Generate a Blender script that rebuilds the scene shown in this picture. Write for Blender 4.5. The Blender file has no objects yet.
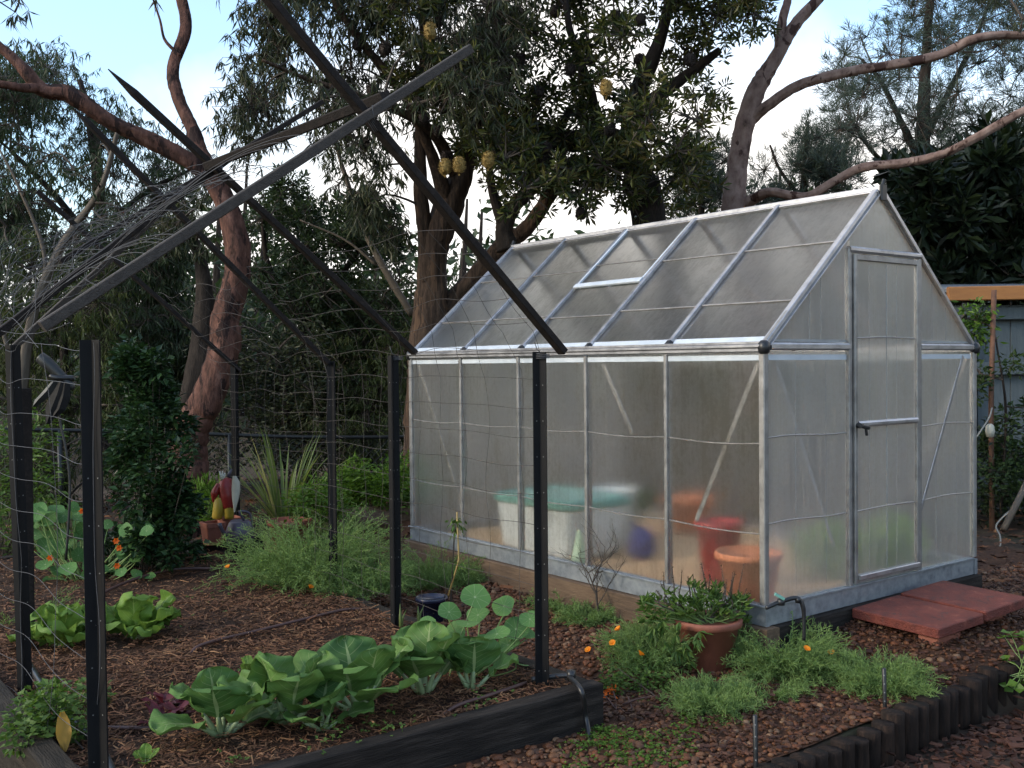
import bpy, math, random
import numpy as np
from mathutils import Vector, Matrix

rng = np.random.default_rng(7)
random.seed(7)
SC = bpy.context.scene
COL = SC.collection
V3 = lambda *a: np.array(a, float)

# ---------------------------------------------------------------- camera
FPX = 1023.25
CAM = V3(-3.7838, -3.0414, 1.2228)
YAW, PIT, ROL = 0.6527, -0.01937, -0.00931
_cy, _sy, _cp, _sp = math.cos(YAW), math.sin(YAW), math.cos(PIT), math.sin(PIT)
FW = V3(_sy * _cp, _cy * _cp, _sp)
_r = V3(_cy, -_sy, 0)
_u = np.cross(_r, FW)
RT = math.cos(ROL) * _r + math.sin(ROL) * _u
UP = -math.sin(ROL) * _r + math.cos(ROL) * _u


def ray(px, py):
    return FW + RT * (px - 512) / FPX - UP * (py - 384) / FPX


def at(px, py, d):          # a point seen in direction (px, py) at depth d metres
    return CAM + ray(px, py) * d


def gp(px, py, z):          # where that direction meets the level z
    d = ray(px, py)
    return CAM + d * ((z - CAM[2]) / d[2])


def wy(px, py, y):          # where it meets the plane y
    d = ray(px, py)
    return CAM + d * ((y - CAM[1]) / d[1])


cam = bpy.data.objects.new('camera', bpy.data.cameras.new('camera'))
COL.objects.link(cam)
cam.data.sensor_width = 36
cam.data.lens = FPX / 1024 * 36
cam.data.clip_start = 0.05
cam.data.clip_end = 2000
m = Matrix([[RT[i], UP[i], -FW[i], CAM[i]] for i in range(3)] + [[0, 0, 0, 1]])
cam.matrix_world = m
SC.camera = cam


# ---------------------------------------------------------------- materials
def nt(name):
    mt = bpy.data.materials.new(name)
    mt.use_nodes = True
    t = mt.node_tree
    t.nodes.clear()
    out = t.nodes.new('ShaderNodeOutputMaterial')
    return mt, t, out


def nd(t, kind, **kw):
    n = t.nodes.new(kind)
    for k, v in kw.items():
        if k in n.inputs:
            n.inputs[k].default_value = v
        else:
            setattr(n, k, v)
    return n


def ramp(t, stops):
    r = t.nodes.new('ShaderNodeValToRGB')
    e = r.color_ramp.elements
    while len(e) < len(stops):
        e.new(0.5)
    for el, (p, c) in zip(e, stops):
        el.position = p
        el.color = (*c, 1)
    return r


def MAT(name, cols, rough=.6, metal=0., scale=6., stretch=(1, 1, 1), bump=.15, bscale=40., spec=.5, detail=6., rvar=.15, coat=0., patch=None):
    """procedural surface: colour ramp over stretched noise, with fine bump"""
    mt, t, out = nt(name)
    L = t.links.new
    tc = nd(t, 'ShaderNodeTexCoord')
    mp = nd(t, 'ShaderNodeMapping')
    mp.inputs['Scale'].default_value = stretch
    L(tc.outputs['Object'], mp.inputs[0])
    n1 = nd(t, 'ShaderNodeTexNoise', Scale=scale, Detail=detail, Roughness=.65)
    L(mp.outputs[0], n1.inputs['Vector'])
    k = len(cols)
    r = ramp(t, [(.28 + .44 * i / max(1, k - 1), c) for i, c in enumerate(cols)])
    L(n1.outputs['Fac'], r.inputs[0])
    b = nd(t, 'ShaderNodeBsdfPrincipled', Roughness=rough, Metallic=metal)
    b.inputs['Specular IOR Level'].default_value = spec
    if coat:
        b.inputs['Coat Weight'].default_value = coat
    L(r.outputs[0], b.inputs['Base Color'])
    if patch:       # flaking patches of another colour
        pc, ps, pt = patch
        n6 = nd(t, 'ShaderNodeTexNoise', Scale=ps, Detail=8., Roughness=.6, Distortion=.6)
        L(mp.outputs[0], n6.inputs['Vector'])
        r6 = ramp(t, [(pt, (0, 0, 0)), (pt + .035, (1, 1, 1))])
        L(n6.outputs['Fac'], r6.inputs[0])
        m6 = nd(t, 'ShaderNodeMix', data_type='RGBA')
        L(r6.outputs[0], m6.inputs['Factor'])
        L(r.outputs[0], m6.inputs['A'])
        m6.inputs['B'].default_value = (*pc, 1)
        L(m6.outputs['Result'], b.inputs['Base Color'])
    n2 = nd(t, 'ShaderNodeTexNoise', Scale=bscale, Detail=4.)
    L(mp.outputs[0], n2.inputs['Vector'])
    mr = nd(t, 'ShaderNodeMapRange')
    mr.inputs['To Min'].default_value = max(.03, rough - rvar)
    mr.inputs['To Max'].default_value = min(1, rough + rvar)
    L(n1.outputs['Fac'], mr.inputs['Value'])
    L(mr.outputs[0], b.inputs['Roughness'])
    if bump:
        bp = nd(t, 'ShaderNodeBump', Strength=bump, Distance=.01)
        L(n2.outputs['Fac'], bp.inputs['Height'])
        L(bp.outputs[0], b.inputs['Normal'])
    L(b.outputs[0], out.inputs[0])
    return mt


def LEAF(name, cols, rough=.45, trans=.25, scale=1.2, spec=.22, tint=1.3):
    """leaves: colour varies leaf by leaf, light passes through"""
    mt, t, out = nt(name)
    L = t.links.new
    g = nd(t, 'ShaderNodeNewGeometry')
    r = ramp(t, [((i + .0) / (len(cols) - 1), c) for i, c in enumerate(cols)])
    L(g.outputs['Random Per Island'], r.inputs[0])
    b = nd(t, 'ShaderNodeBsdfPrincipled', Roughness=rough)
    b.inputs['Specular IOR Level'].default_value = spec
    L(r.outputs[0], b.inputs['Base Color'])
    tr = nd(t, 'ShaderNodeBsdfTranslucent')
    mx = nd(t, 'ShaderNodeMix', data_type='RGBA', blend_type='MULTIPLY')
    mx.inputs['Factor'].default_value = 1
    L(r.outputs[0], mx.inputs['A'])
    mx.inputs['B'].default_value = (tint, tint * 1.1, tint * .6, 1)
    L(mx.outputs['Result'], tr.inputs['Color'])
    ms = nd(t, 'ShaderNodeMixShader')
    ms.inputs[0].default_value = trans
    L(b.outputs[0], ms.inputs[1])
    L(tr.outputs[0], ms.inputs[2])
    L(ms.outputs[0], out.inputs[0])
    return mt


def VEIN(name, green, dark, pale, radial=False, rough=.42, trans=.2):
    """broad leaf with pale veins laid out in the leaf's own UV"""
    mt, t, out = nt(name)
    L = t.links.new
    uv = nd(t, 'ShaderNodeUVMap')
    sp = nd(t, 'ShaderNodeSeparateXYZ')
    L(uv.outputs[0], sp.inputs[0])

    def ma(op, a, b=None, c=None):
        n = nd(t, 'ShaderNodeMath', operation=op)
        for i, q in enumerate((a, b, c)):
            if q is None:
                continue
            if isinstance(q, (int, float)):
                n.inputs[i].default_value = q
            else:
                L(q, n.inputs[i])
        return n.outputs[0]
    X, Y = sp.outputs[0], sp.outputs[1]
    if radial:      # X = radius 0..1, Y = angle in turns
        w = ma('ABSOLUTE', ma('SUBTRACT', ma('FRACT', ma('MULTIPLY', Y, 9.)), .5))
        line = ma('LESS_THAN', ma('MULTIPLY', w, ma('ADD', X, .12)), .022)
        dot = ma('LESS_THAN', X, .07)
        fac = ma('MAXIMUM', ma('MULTIPLY', line, .45), dot)
    else:           # X across -1..1, Y along 0..1
        ax = ma('ABSOLUTE', X)
        mid = ma('LESS_THAN', ax, ma('MULTIPLY', ma('SUBTRACT', 1.05, Y), .1))
        w = ma('ABSOLUTE', ma('SUBTRACT', ma('FRACT', ma('SUBTRACT', ma('MULTIPLY', Y, 6.), ma('MULTIPLY', ax, 2.4))), .5))
        side = ma('MULTIPLY', ma('LESS_THAN', w, ma('MULTIPLY', ma('SUBTRACT', 1.1, ax), .055)), .55)
        fac = ma('MAXIMUM', mid, side)
    tc = nd(t, 'ShaderNodeTexCoord')
    n1 = nd(t, 'ShaderNodeTexNoise', Scale=14., Detail=4.)
    L(tc.outputs['Object'], n1.inputs['Vector'])
    g = nd(t, 'ShaderNodeNewGeometry')
    ad = ma('ADD', ma('MULTIPLY', n1.outputs['Fac'], .7), ma('MULTIPLY', g.outputs['Random Per Island'], .35))
    r = ramp(t, [(.25, dark), (.8, green)])
    L(ad, r.inputs[0])
    mx = nd(t, 'ShaderNodeMix', data_type='RGBA')
    L(fac, mx.inputs['Factor'])
    L(r.outputs[0], mx.inputs['A'])
    mx.inputs['B'].default_value = (*pale, 1)
    b = nd(t, 'ShaderNodeBsdfPrincipled', Roughness=rough + .12)
    b.inputs['Specular IOR Level'].default_value = .28
    L(mx.outputs['Result'], b.inputs['Base Color'])
    bp = nd(t, 'ShaderNodeBump', Strength=.8, Distance=.006)
    bp.invert = True
    L(ma('ADD', fac, n1.outputs['Fac']), bp.inputs['Height'])
    L(bp.outputs[0], b.inputs['Normal'])
    tr = nd(t, 'ShaderNodeBsdfTranslucent')
    L(mx.outputs['Result'], tr.inputs['Color'])
    ms = nd(t, 'ShaderNodeMixShader')
    ms.inputs[0].default_value = trans
    L(b.outputs[0], ms.inputs[1])
    L(tr.outputs[0], ms.inputs[2])
    L(ms.outputs[0], out.inputs[0])
    return mt


def ISLAND(name, cols, rough=.8, spec=.2, bump=.2, bscale=60.):
    """loose pieces (pebbles, chips): colour varies piece by piece"""
    mt, t, out = nt(name)
    L = t.links.new
    g = nd(t, 'ShaderNodeNewGeometry')
    r = ramp(t, [(i / (len(cols) - 1), c) for i, c in enumerate(cols)])
    L(g.outputs['Random Per Island'], r.inputs[0])
    tc = nd(t, 'ShaderNodeTexCoord')
    n1 = nd(t, 'ShaderNodeTexNoise', Scale=bscale, Detail=3.)
    L(tc.outputs['Object'], n1.inputs['Vector'])
    mr = nd(t, 'ShaderNodeMapRange')
    mr.inputs['To Min'].default_value = .55
    mr.inputs['To Max'].default_value = 1.4
    L(n1.outputs['Fac'], mr.inputs['Value'])
    mx = nd(t, 'ShaderNodeMix', data_type='RGBA', blend_type='MULTIPLY')
    mx.inputs['Factor'].default_value = 1
    L(r.outputs[0], mx.inputs['A'])
    L(mr.outputs[0], mx.inputs['B'])
    b = nd(t, 'ShaderNodeBsdfPrincipled', Roughness=rough)
    b.inputs['Specular IOR Level'].default_value = spec
    L(mx.outputs['Result'], b.inputs['Base Color'])
    if bump:
        bp = nd(t, 'ShaderNodeBump', Strength=bump, Distance=.004)
        L(n1.outputs['Fac'], bp.inputs['Height'])
        L(bp.outputs[0], b.inputs['Normal'])
    L(b.outputs[0], out.inputs[0])
    return mt


def PANEL(name, see, stretch, grime, clean=(.74, .77, .78), clear=(.985, .975, .955), dirtscale=3., ribs=(30, 30, .35), ribw=.2):
    """hazy twin-wall polycarbonate: part see-through, part scattering, wet streaks and algae"""
    mt, t, out = nt(name)
    L = t.links.new
    tc = nd(t, 'ShaderNodeTexCoord')
    mp = nd(t, 'ShaderNodeMapping')
    mp.inputs['Scale'].default_value = stretch
    L(tc.outputs['Object'], mp.inputs[0])
    n1 = nd(t, 'ShaderNodeTexNoise', Scale=dirtscale, Detail=7., Roughness=.7)
    L(mp.outputs[0], n1.inputs['Vector'])
    n2 = nd(t, 'ShaderNodeTexNoise', Scale=1.6, Detail=5.)
    L(tc.outputs['Object'], n2.inputs['Vector'])
    n3 = nd(t, 'ShaderNodeTexNoise', Scale=130., Detail=2.)
    L(tc.outputs['Object'], n3.inputs['Vector'])
    r = ramp(t, [(.4, grime), (.49, tuple(.55 * a + .45 * c for a, c in zip(grime, clean))), (.58, clean)])
    av = nd(t, 'ShaderNodeMix', data_type='FLOAT')
    av.inputs['Factor'].default_value = .45
    L(n1.outputs['Fac'], av.inputs[2])
    L(n2.outputs['Fac'], av.inputs[3])
    tl = nd(t, 'ShaderNodeBsdfTranslucent')
    df = nd(t, 'ShaderNodeBsdfDiffuse')
    L(r.outputs[0], tl.inputs[0])
    L(r.outputs[0], df.inputs[0])
    sc = nd(t, 'ShaderNodeMixShader')
    sc.inputs[0].default_value = .42
    L(tl.outputs[0], sc.inputs[1])
    L(df.outputs[0], sc.inputs[2])
    tp = nd(t, 'ShaderNodeBsdfTransparent')
    tp.inputs[0].default_value = (*clear, 1)
    rf = nd(t, 'ShaderNodeBsdfRefraction', Roughness=.6, IOR=1.045)
    rf.inputs[0].default_value = (*clear, 1)
    th = nd(t, 'ShaderNodeMixShader')
    th.inputs[0].default_value = .85
    L(tp.outputs[0], th.inputs[1])
    L(rf.outputs[0], th.inputs[2])
    fc = nd(t, 'ShaderNodeMapRange')
    fc.inputs['From Min'].default_value = .38
    fc.inputs['From Max'].default_value = .6
    fc.inputs['To Min'].default_value = max(0, see - .28)
    fc.inputs['To Max'].default_value = min(.96, see + .1)
    mp2 = nd(t, 'ShaderNodeMapping')
    mp2.inputs['Scale'].default_value = ribs
    L(tc.outputs['Object'], mp2.inputs[0])
    n4 = nd(t, 'ShaderNodeTexNoise', Scale=2., Detail=3.)
    L(mp2.outputs[0], n4.inputs['Vector'])
    n5 = nd(t, 'ShaderNodeTexNoise', Scale=38., Detail=5., Roughness=.8)
    L(tc.outputs['Object'], n5.inputs['Vector'])
    a1 = nd(t, 'ShaderNodeMath', operation='MULTIPLY_ADD')
    a1.inputs[1].default_value = ribw
    L(n4.outputs['Fac'], a1.inputs[0])
    L(av.outputs[0], a1.inputs[2])
    a2 = nd(t, 'ShaderNodeMath', operation='MULTIPLY_ADD')
    a2.inputs[1].default_value = 1 - .5 * ribw - .45
    L(n5.outputs['Fac'], a2.inputs[0])
    L(a1.outputs[0], a2.inputs[2])
    a3 = nd(t, 'ShaderNodeMath', operation='ADD')
    a3.inputs[1].default_value = -.5 * ribw - .5 * (.55 - .5 * ribw)
    L(a2.outputs[0], a3.inputs[0])
    L(a3.outputs[0], fc.inputs['Value'])
    L(a3.outputs[0], r.inputs[0])
    m1 = nd(t, 'ShaderNodeMixShader')
    L(fc.outputs[0], m1.inputs[0])
    L(sc.outputs[0], m1.inputs[1])
    L(th.outputs[0], m1.inputs[2])
    gl = nd(t, 'ShaderNodeBsdfGlossy', Roughness=.28)
    gl.inputs[0].default_value = (1, 1, 1, 1)
    bp = nd(t, 'ShaderNodeBump', Strength=.25, Distance=.003)
    L(n3.outputs['Fac'], bp.inputs['Height'])
    L(bp.outputs[0], gl.inputs['Normal'])
    lw = nd(t, 'ShaderNodeLayerWeight', Blend=.5)
    pw = nd(t, 'ShaderNodeMath', operation='POWER')
    pw.inputs[1].default_value = 4.
    L(lw.outputs['Facing'], pw.inputs[0])
    fr = nd(t, 'ShaderNodeMath', operation='MULTIPLY_ADD')
    fr.inputs[1].default_value = .55
    fr.inputs[2].default_value = .035
    L(pw.outputs[0], fr.inputs[0])
    m2 = nd(t, 'ShaderNodeMixShader')
    L(fr.outputs[0], m2.inputs[0])
    L(m1.outputs[0], m2.inputs[1])
    L(gl.outputs[0], m2.inputs[2])
    L(m2.outputs[0], out.inputs[0])
    return mt


K = dict(
    alu=MAT('aluminium', [(.36, .35, .36), (.52, .51, .52), (.62, .6, .6)], .36, .85, 14, (1, 1, 1), .05, 90),
    steel=MAT('galvanised_steel', [(.2, .215, .235), (.29, .31, .33), (.36, .38, .39)], .5, .6, 24, (1, 1, 1), .08, 60),
    black=MAT('black_plastic', [(.008, .008, .009), (.02, .02, .022)], .38, 0, 20, (1, 1, 1), .05, 60),
    picket=MAT('black_steel_coating', [(.002, .002, .003), (.005, .005, .006), (.012, .01, .009)], .6, 0, 18, (1, 1, .3), .1, 50, .2),
    spot=MAT('pale_hole_spot', [(.12, .115, .11), (.22, .22, .21)], .5, .3, 30),  # pale discs for holes; on the pickets they paint light showing through
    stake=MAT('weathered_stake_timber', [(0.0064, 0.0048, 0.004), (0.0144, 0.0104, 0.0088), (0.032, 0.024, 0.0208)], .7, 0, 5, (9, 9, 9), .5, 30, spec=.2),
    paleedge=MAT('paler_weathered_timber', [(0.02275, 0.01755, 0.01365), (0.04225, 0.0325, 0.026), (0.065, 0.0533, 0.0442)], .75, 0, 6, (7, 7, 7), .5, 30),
    sleeper=MAT('dark_treated_timber', [(0.0085, 0.0068, 0.00595), (0.0204, 0.01615, 0.0136), (0.051, 0.0408, 0.034)], .85, 0, 3.5, (1.2, 9, 14), .6, 20, spec=.2),
    sleepery=MAT('treated_timber_along', [(.01, .008, .006), (.024, .019, .014), (.05, .04, .03)], .78, 0, 3.5, (9, 1.2, 14), .6, 20, spec=.2),
    brownsl=MAT('brown_sleeper_timber', [(.06, .035, .02), (.115, .07, .04), (.17, .11, .065)], .8, 0, 4, (8, 1.2, 12), .5, 24),
    logs=MAT('palisade_timber', [(.006, .004, .0035), (.018, .011, .008), (.045, .026, .018)], .85, 0, 7, (6, 6, .9), .6, 26, spec=.2),
    logtop=MAT('sawn_log_end', [(.035, .028, .024), (.065, .052, .045), (.1, .083, .072)], .8, 0, 30, (1, 1, 1), .4, 60, spec=.2),
    wire=MAT('galvanised_wire', [(0.0416, 0.0416, 0.04576), (0.0884, 0.0884, 0.0936)], .6, .1, 20, bump=0),
    darkwire=MAT('rusted_wire', [(.035, .026, .022), (.09, .075, .065)], .6, .3, 20, bump=0),
    paver=MAT('red_concrete_paver', [(0.0352, 0.0102, 0.0072), (0.1144, 0.0221, 0.0136), (0.1584, 0.0323, 0.0192), (0.2376, 0.07225, 0.0464)], .7, 0, 16, (1, 1, 1), .8, 150, detail=10., patch=((.07, .03, .024), 7., .6)),
    terra=MAT('terracotta', [(.16, .05, .03), (.23, .075, .045), (.29, .1, .065)], .7, 0, 7, (1, 1, .6), .15, 70, patch=((.09, .055, .04), 2.5, .6)),
    terra2=MAT('orange_terracotta', [(.55, .17, .07), (.66, .23, .1)], .7, 0, 5, bump=.1),
    redpl=MAT('red_plastic', [(.3, .025, .025), (.4, .04, .035)], .4, 0, 5, bump=0),
    whitepl=MAT('white_plastic', [(.6, .6, .56), (.72, .71, .67)], .45, 0, 5, bump=0),
    teal=MAT('teal_plastic', [(.12, .3, .25), (.17, .37, .31)], .45, 0, 5, bump=0),
    limepl=MAT('pale_green_plastic', [(.5, .66, .42), (.58, .72, .5)], .45, 0, 5, bump=0),
    purple=MAT('purple_fabric', [(.03, .028, .12), (.055, .05, .19)], .7, 0, 20, bump=.3),
    bluepot=MAT('navy_glaze', [(.008, .01, .025), (.02, .025, .055)], .25, 0, 8, bump=.05),
    greywall=MAT('blue_grey_paint', [(0.05208, 0.0651, 0.07378), (0.06944, 0.0868, 0.09548), (0.0868, 0.102, 0.1085)], .6, 0, 6, (6, 6, 1), .3, 30),
    orange=MAT('orange_stained_timber', [(0.2736, 0.108, 0.0288), (0.3744, 0.1584, 0.0432)], .6, 0, 6, (1, 1, 8), .3, 30),
    rust=MAT('rusty_steel', [(.06, .03, .018), (.12, .055, .03), (.16, .08, .05)], .8, 0, 14, (1, 1, 1), .3, 60),
    drip=MAT('brown_drip_pipe', [(.055, .025, .02), (.095, .045, .036)], .5, 0, 12, bump=.1),
    redgum=MAT('pink_red_gum_bark', [(.02, .012, .01), (.07, .033, .024), (.125, .058, .042), (.19, .1, .075)], .85, 0, 5, (3, 3, 1.1), 1., 26, spec=.2, patch=((.025, .013, .011), 3.2, .55)),
    stringy=MAT('stringy_bark', [(0.0126, 0.0084, 0.0063), (0.035, 0.0224, 0.0161), (0.07, 0.0455, 0.0322), (0.112, 0.07, 0.0462)], .85, 0, 5, (7, 7, .6), 1., 16, spec=.2, patch=((.1, .06, .038), 3., .57)),
    dkbark=MAT('dark_bark', [(0.0112, 0.0084, 0.007), (0.0245, 0.0182, 0.0147), (0.0455, 0.035, 0.028)], .88, 0, 8, (3, 3, 1.), .9, 26, spec=.2),
    spotgum=MAT('spotted_gum_bark', [(.04, .022, .017), (.16, .1, .08), (.225, .15, .122), (.29, .205, .17)], .75, 0, 7, (1.6, 1.6, 1.), .35, 26, spec=.2, patch=((.05, .024, .018), 4.5, .58)),
    palebark=MAT('pale_sapling_bark', [(0.063, 0.0455, 0.0315), (0.112, 0.0875, 0.063)], .75, 0, 8, (3, 3, 1), .3, 30),
    twig=MAT('twig', [(.03, .022, .016), (.075, .055, .04)], .8, 0, 10, bump=0),
    bamboo=MAT('bamboo_cane', [(.28, .19, .06), (.4, .28, .1)], .5, 0, 10, (1, 1, 1), .1),
    euc=LEAF('eucalypt_leaves', [(.016, .022, .012), (.032, .042, .02), (.052, .06, .028), (.085, .088, .042), (.03, .036, .02)], .38, .2),
    euc2=LEAF('distant_eucalypt_leaves', [(0.01872, 0.03024, 0.01584), (0.036, 0.05616, 0.02592), (0.0504, 0.072, 0.036)], .42, .28),
    olive=LEAF('olive_leaves', [(0.032, 0.044, 0.016), (0.06, 0.076, 0.024), (0.088, 0.104, 0.036)], .5, .3),
    banksia=LEAF('banksia_leaves', [(.012, .017, .008), (.026, .038, .012), (.045, .06, .018), (.12, .125, .034), (.07, .055, .02), (.03, .042, .016)], .4, .3),  # the bright yellow-green stop paints light catching some of the leaves
    feather=LEAF('casuarina_needles', [(.035, .05, .042), (.06, .08, .066), (.085, .105, .085)], .55, .25),
    loquat=LEAF('loquat_leaves', [(0.0075, 0.012, 0.0075), (0.015, 0.024, 0.01275), (0.03, 0.04125, 0.015)], .35, .12),
    climber=LEAF('glossy_shrub_leaves', [(0.0112, 0.0256, 0.0112), (0.0224, 0.048, 0.0184), (0.04, 0.08, 0.0272)], .32, .16),
    poppy=LEAF('feathery_grey_green_leaves', [(0.105, 0.1638, 0.05288), (0.1733, 0.2565, 0.08309), (0.2415, 0.3385, 0.1133)], .6, .3),
    weed=LEAF('weed_leaves', [(0.0385, 0.0735, 0.016), (0.077, 0.1365, 0.028), (0.121, 0.189, 0.044)], .5, .3),
    weed2=LEAF('lush_ground_leaves', [(0.044, 0.088, 0.0136), (0.077, 0.1485, 0.0216), (0.1155, 0.198, 0.0304)], .45, .35),
    lushseed=LEAF('pale_seedling_leaves', [(.16, .26, .05), (.22, .32, .07), (.28, .36, .1)], .5, .35),
    vine=LEAF('vine_leaves', [(.018, .032, .012), (.035, .06, .02), (.065, .1, .03)], .45, .25),
    strap=LEAF('strap_leaves', [(.07, .1, .03), (.12, .17, .05), (.24, .23, .1)], .4, .3),
    yel=LEAF('yellowing_leaf', [(.3, .16, .03), (.38, .22, .04)], .5, .3),
    purpleleaf=LEAF('beetroot_leaves', [(.055, .008, .014), (.1, .016, .025), (.06, .02, .02)], .4, .2),
    choy=VEIN('bok_choy_leaf', (.125, .225, .05), (.05, .115, .03), (.25, .32, .13), rough=.5),
    lettuce=VEIN('lettuce_leaf', (.17, .28, .045), (.085, .165, .028), (.3, .4, .11), trans=.3),
    nast=VEIN('nasturtium_leaf', (.12, .24, .06), (.07, .165, .05), (.36, .46, .25), True, .5, .25),
    stem=MAT('pale_green_stem', [(0.175, 0.231, 0.098), (0.266, 0.322, 0.175)], .45, 0, 9, bump=.05),
    nstem=MAT('soft_green_stem', [(.12, .2, .05), (.2, .28, .09)], .5, 0, 9, bump=0),
    petal=LEAF('orange_petals', [(.72, .2, .012), (.85, .3, .02)], .5, .3),
    redpetal=LEAF('red_orange_petals', [(.6, .1, .012), (.75, .16, .02)], .5, .3),
    cone=MAT('banksia_cone', [(.015, .01, .008), (.04, .026, .02)], .9, 0, 40, bump=.8, bscale=60),
    ycone=MAT('banksia_flower', [(0.18, 0.1156, 0.03), (0.3, 0.1904, 0.048)], .8, 0, 60, bump=.8, bscale=90),
    gravel=ISLAND('river_gravel', [(0.04998, 0.02022, 0.01141), (0.09996, 0.03888, 0.01854), (0.1416, 0.05599, 0.02567), (0.0708, 0.03499, 0.02139), (0.1666, 0.07776, 0.03708), (0.04998, 0.02799, 0.01996), (0.1333, 0.04821, 0.02139), (0.09163, 0.03888, 0.01996), (0.2166, 0.1322, 0.07843)], .5),
    straw=ISLAND('mulch_fibre', [(0.0448, 0.02074, 0.0117), (0.112, 0.05185, 0.0279), (0.1792, 0.08503, 0.045), (0.0896, 0.03941, 0.0225), (0.2688, 0.1452, 0.072), (0.1456, 0.06222, 0.0333)], .8),
    bark=ISLAND('bark_chip', [(0.0225, 0.01054, 0.0077), (0.0525, 0.02232, 0.0154), (0.075, 0.03224, 0.0209), (0.0375, 0.0186, 0.0143), (0.1125, 0.0496, 0.03025)], .6),
    litter=ISLAND('leaf_litter', [(0.051, 0.0225, 0.013), (0.1105, 0.0465, 0.0221), (0.1615, 0.0675, 0.02925), (0.085, 0.0375, 0.0208), (0.1955, 0.0975, 0.0455)], .65),
    soil=MAT('dark_soil', [(0.0176, 0.0091, 0.006), (0.036, 0.0189, 0.0114), (0.06, 0.0315, 0.018)], .92, 0, 7, (1, 1, 1), .9, 55, spec=.2),
    gbase=MAT('gravel_ground', [(0.028, 0.0132, 0.0078), (0.0595, 0.027, 0.01456), (0.091, 0.045, 0.02496)], .85, 0, 14, (1, 1, 1), .9, 60, spec=.2),
    ground=MAT('forest_floor', [(.02, .014, .01), (.045, .03, .02), (.05, .055, .025)], .92, 0, 2.2, (1, 1, 1), .8, 30, spec=.2),
    sand=MAT('sandy_mulch', [(.5, .28, .14), (.68, .41, .21), (.78, .52, .3)], .9, 0, 22, (1, 1, 1), .9, 90),
    rope=MAT('pale_rope', [(0.21, 0.198, 0.174), (0.3, 0.282, 0.252)], .8, 0, 40, bump=.2),
    fence=MAT('black_fence_coating', [(.008, .009, .009), (.018, .02, .02)], .45, 0, 8, bump=0),
    red=MAT('red_paint', [(0.18, 0.0108, 0.0096), (0.252, 0.018, 0.0132)], .45, 0, 12, bump=.1),
    yellow=MAT('mustard_paint', [(0.273, 0.195, 0.0195), (0.351, 0.26, 0.0325)], .5, 0, 12, bump=.1),
    cream=MAT('cream_paint', [(0.375, 0.3525, 0.285), (0.495, 0.465, 0.375)], .55, 0, 12, bump=.1),
    mauve=MAT('mauve_plastic', [(.05, .042, .06), (.08, .068, .09)], .4, 0, 8, bump=.05),
    tape=MAT('pale_edge_strip', [(.5, .55, .6), (.66, .7, .74)], .4, .2, 10, (1, 1, 1), .03, 50),
    gasket=MAT('grey_brown_gasket', [(.26, .255, .25), (.38, .375, .37)], .6, 0, 18, bump=.05),
    frame2=MAT('dull_aluminium', [(.22, .21, .2), (.33, .315, .3), (.42, .4, .385)], .45, .7, 16, (1, 1, 1), .05, 80),
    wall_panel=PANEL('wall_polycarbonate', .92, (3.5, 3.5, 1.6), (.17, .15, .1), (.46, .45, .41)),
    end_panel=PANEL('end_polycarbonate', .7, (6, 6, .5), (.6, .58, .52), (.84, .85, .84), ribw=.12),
    roof_panel=PANEL('roof_polycarbonate', .92, (2.5, 4, 2.5), (.1, .095, .08), (.34, .34, .34), clear=(.9, .89, .87), ribs=(3, 30, 3)),
)


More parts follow.
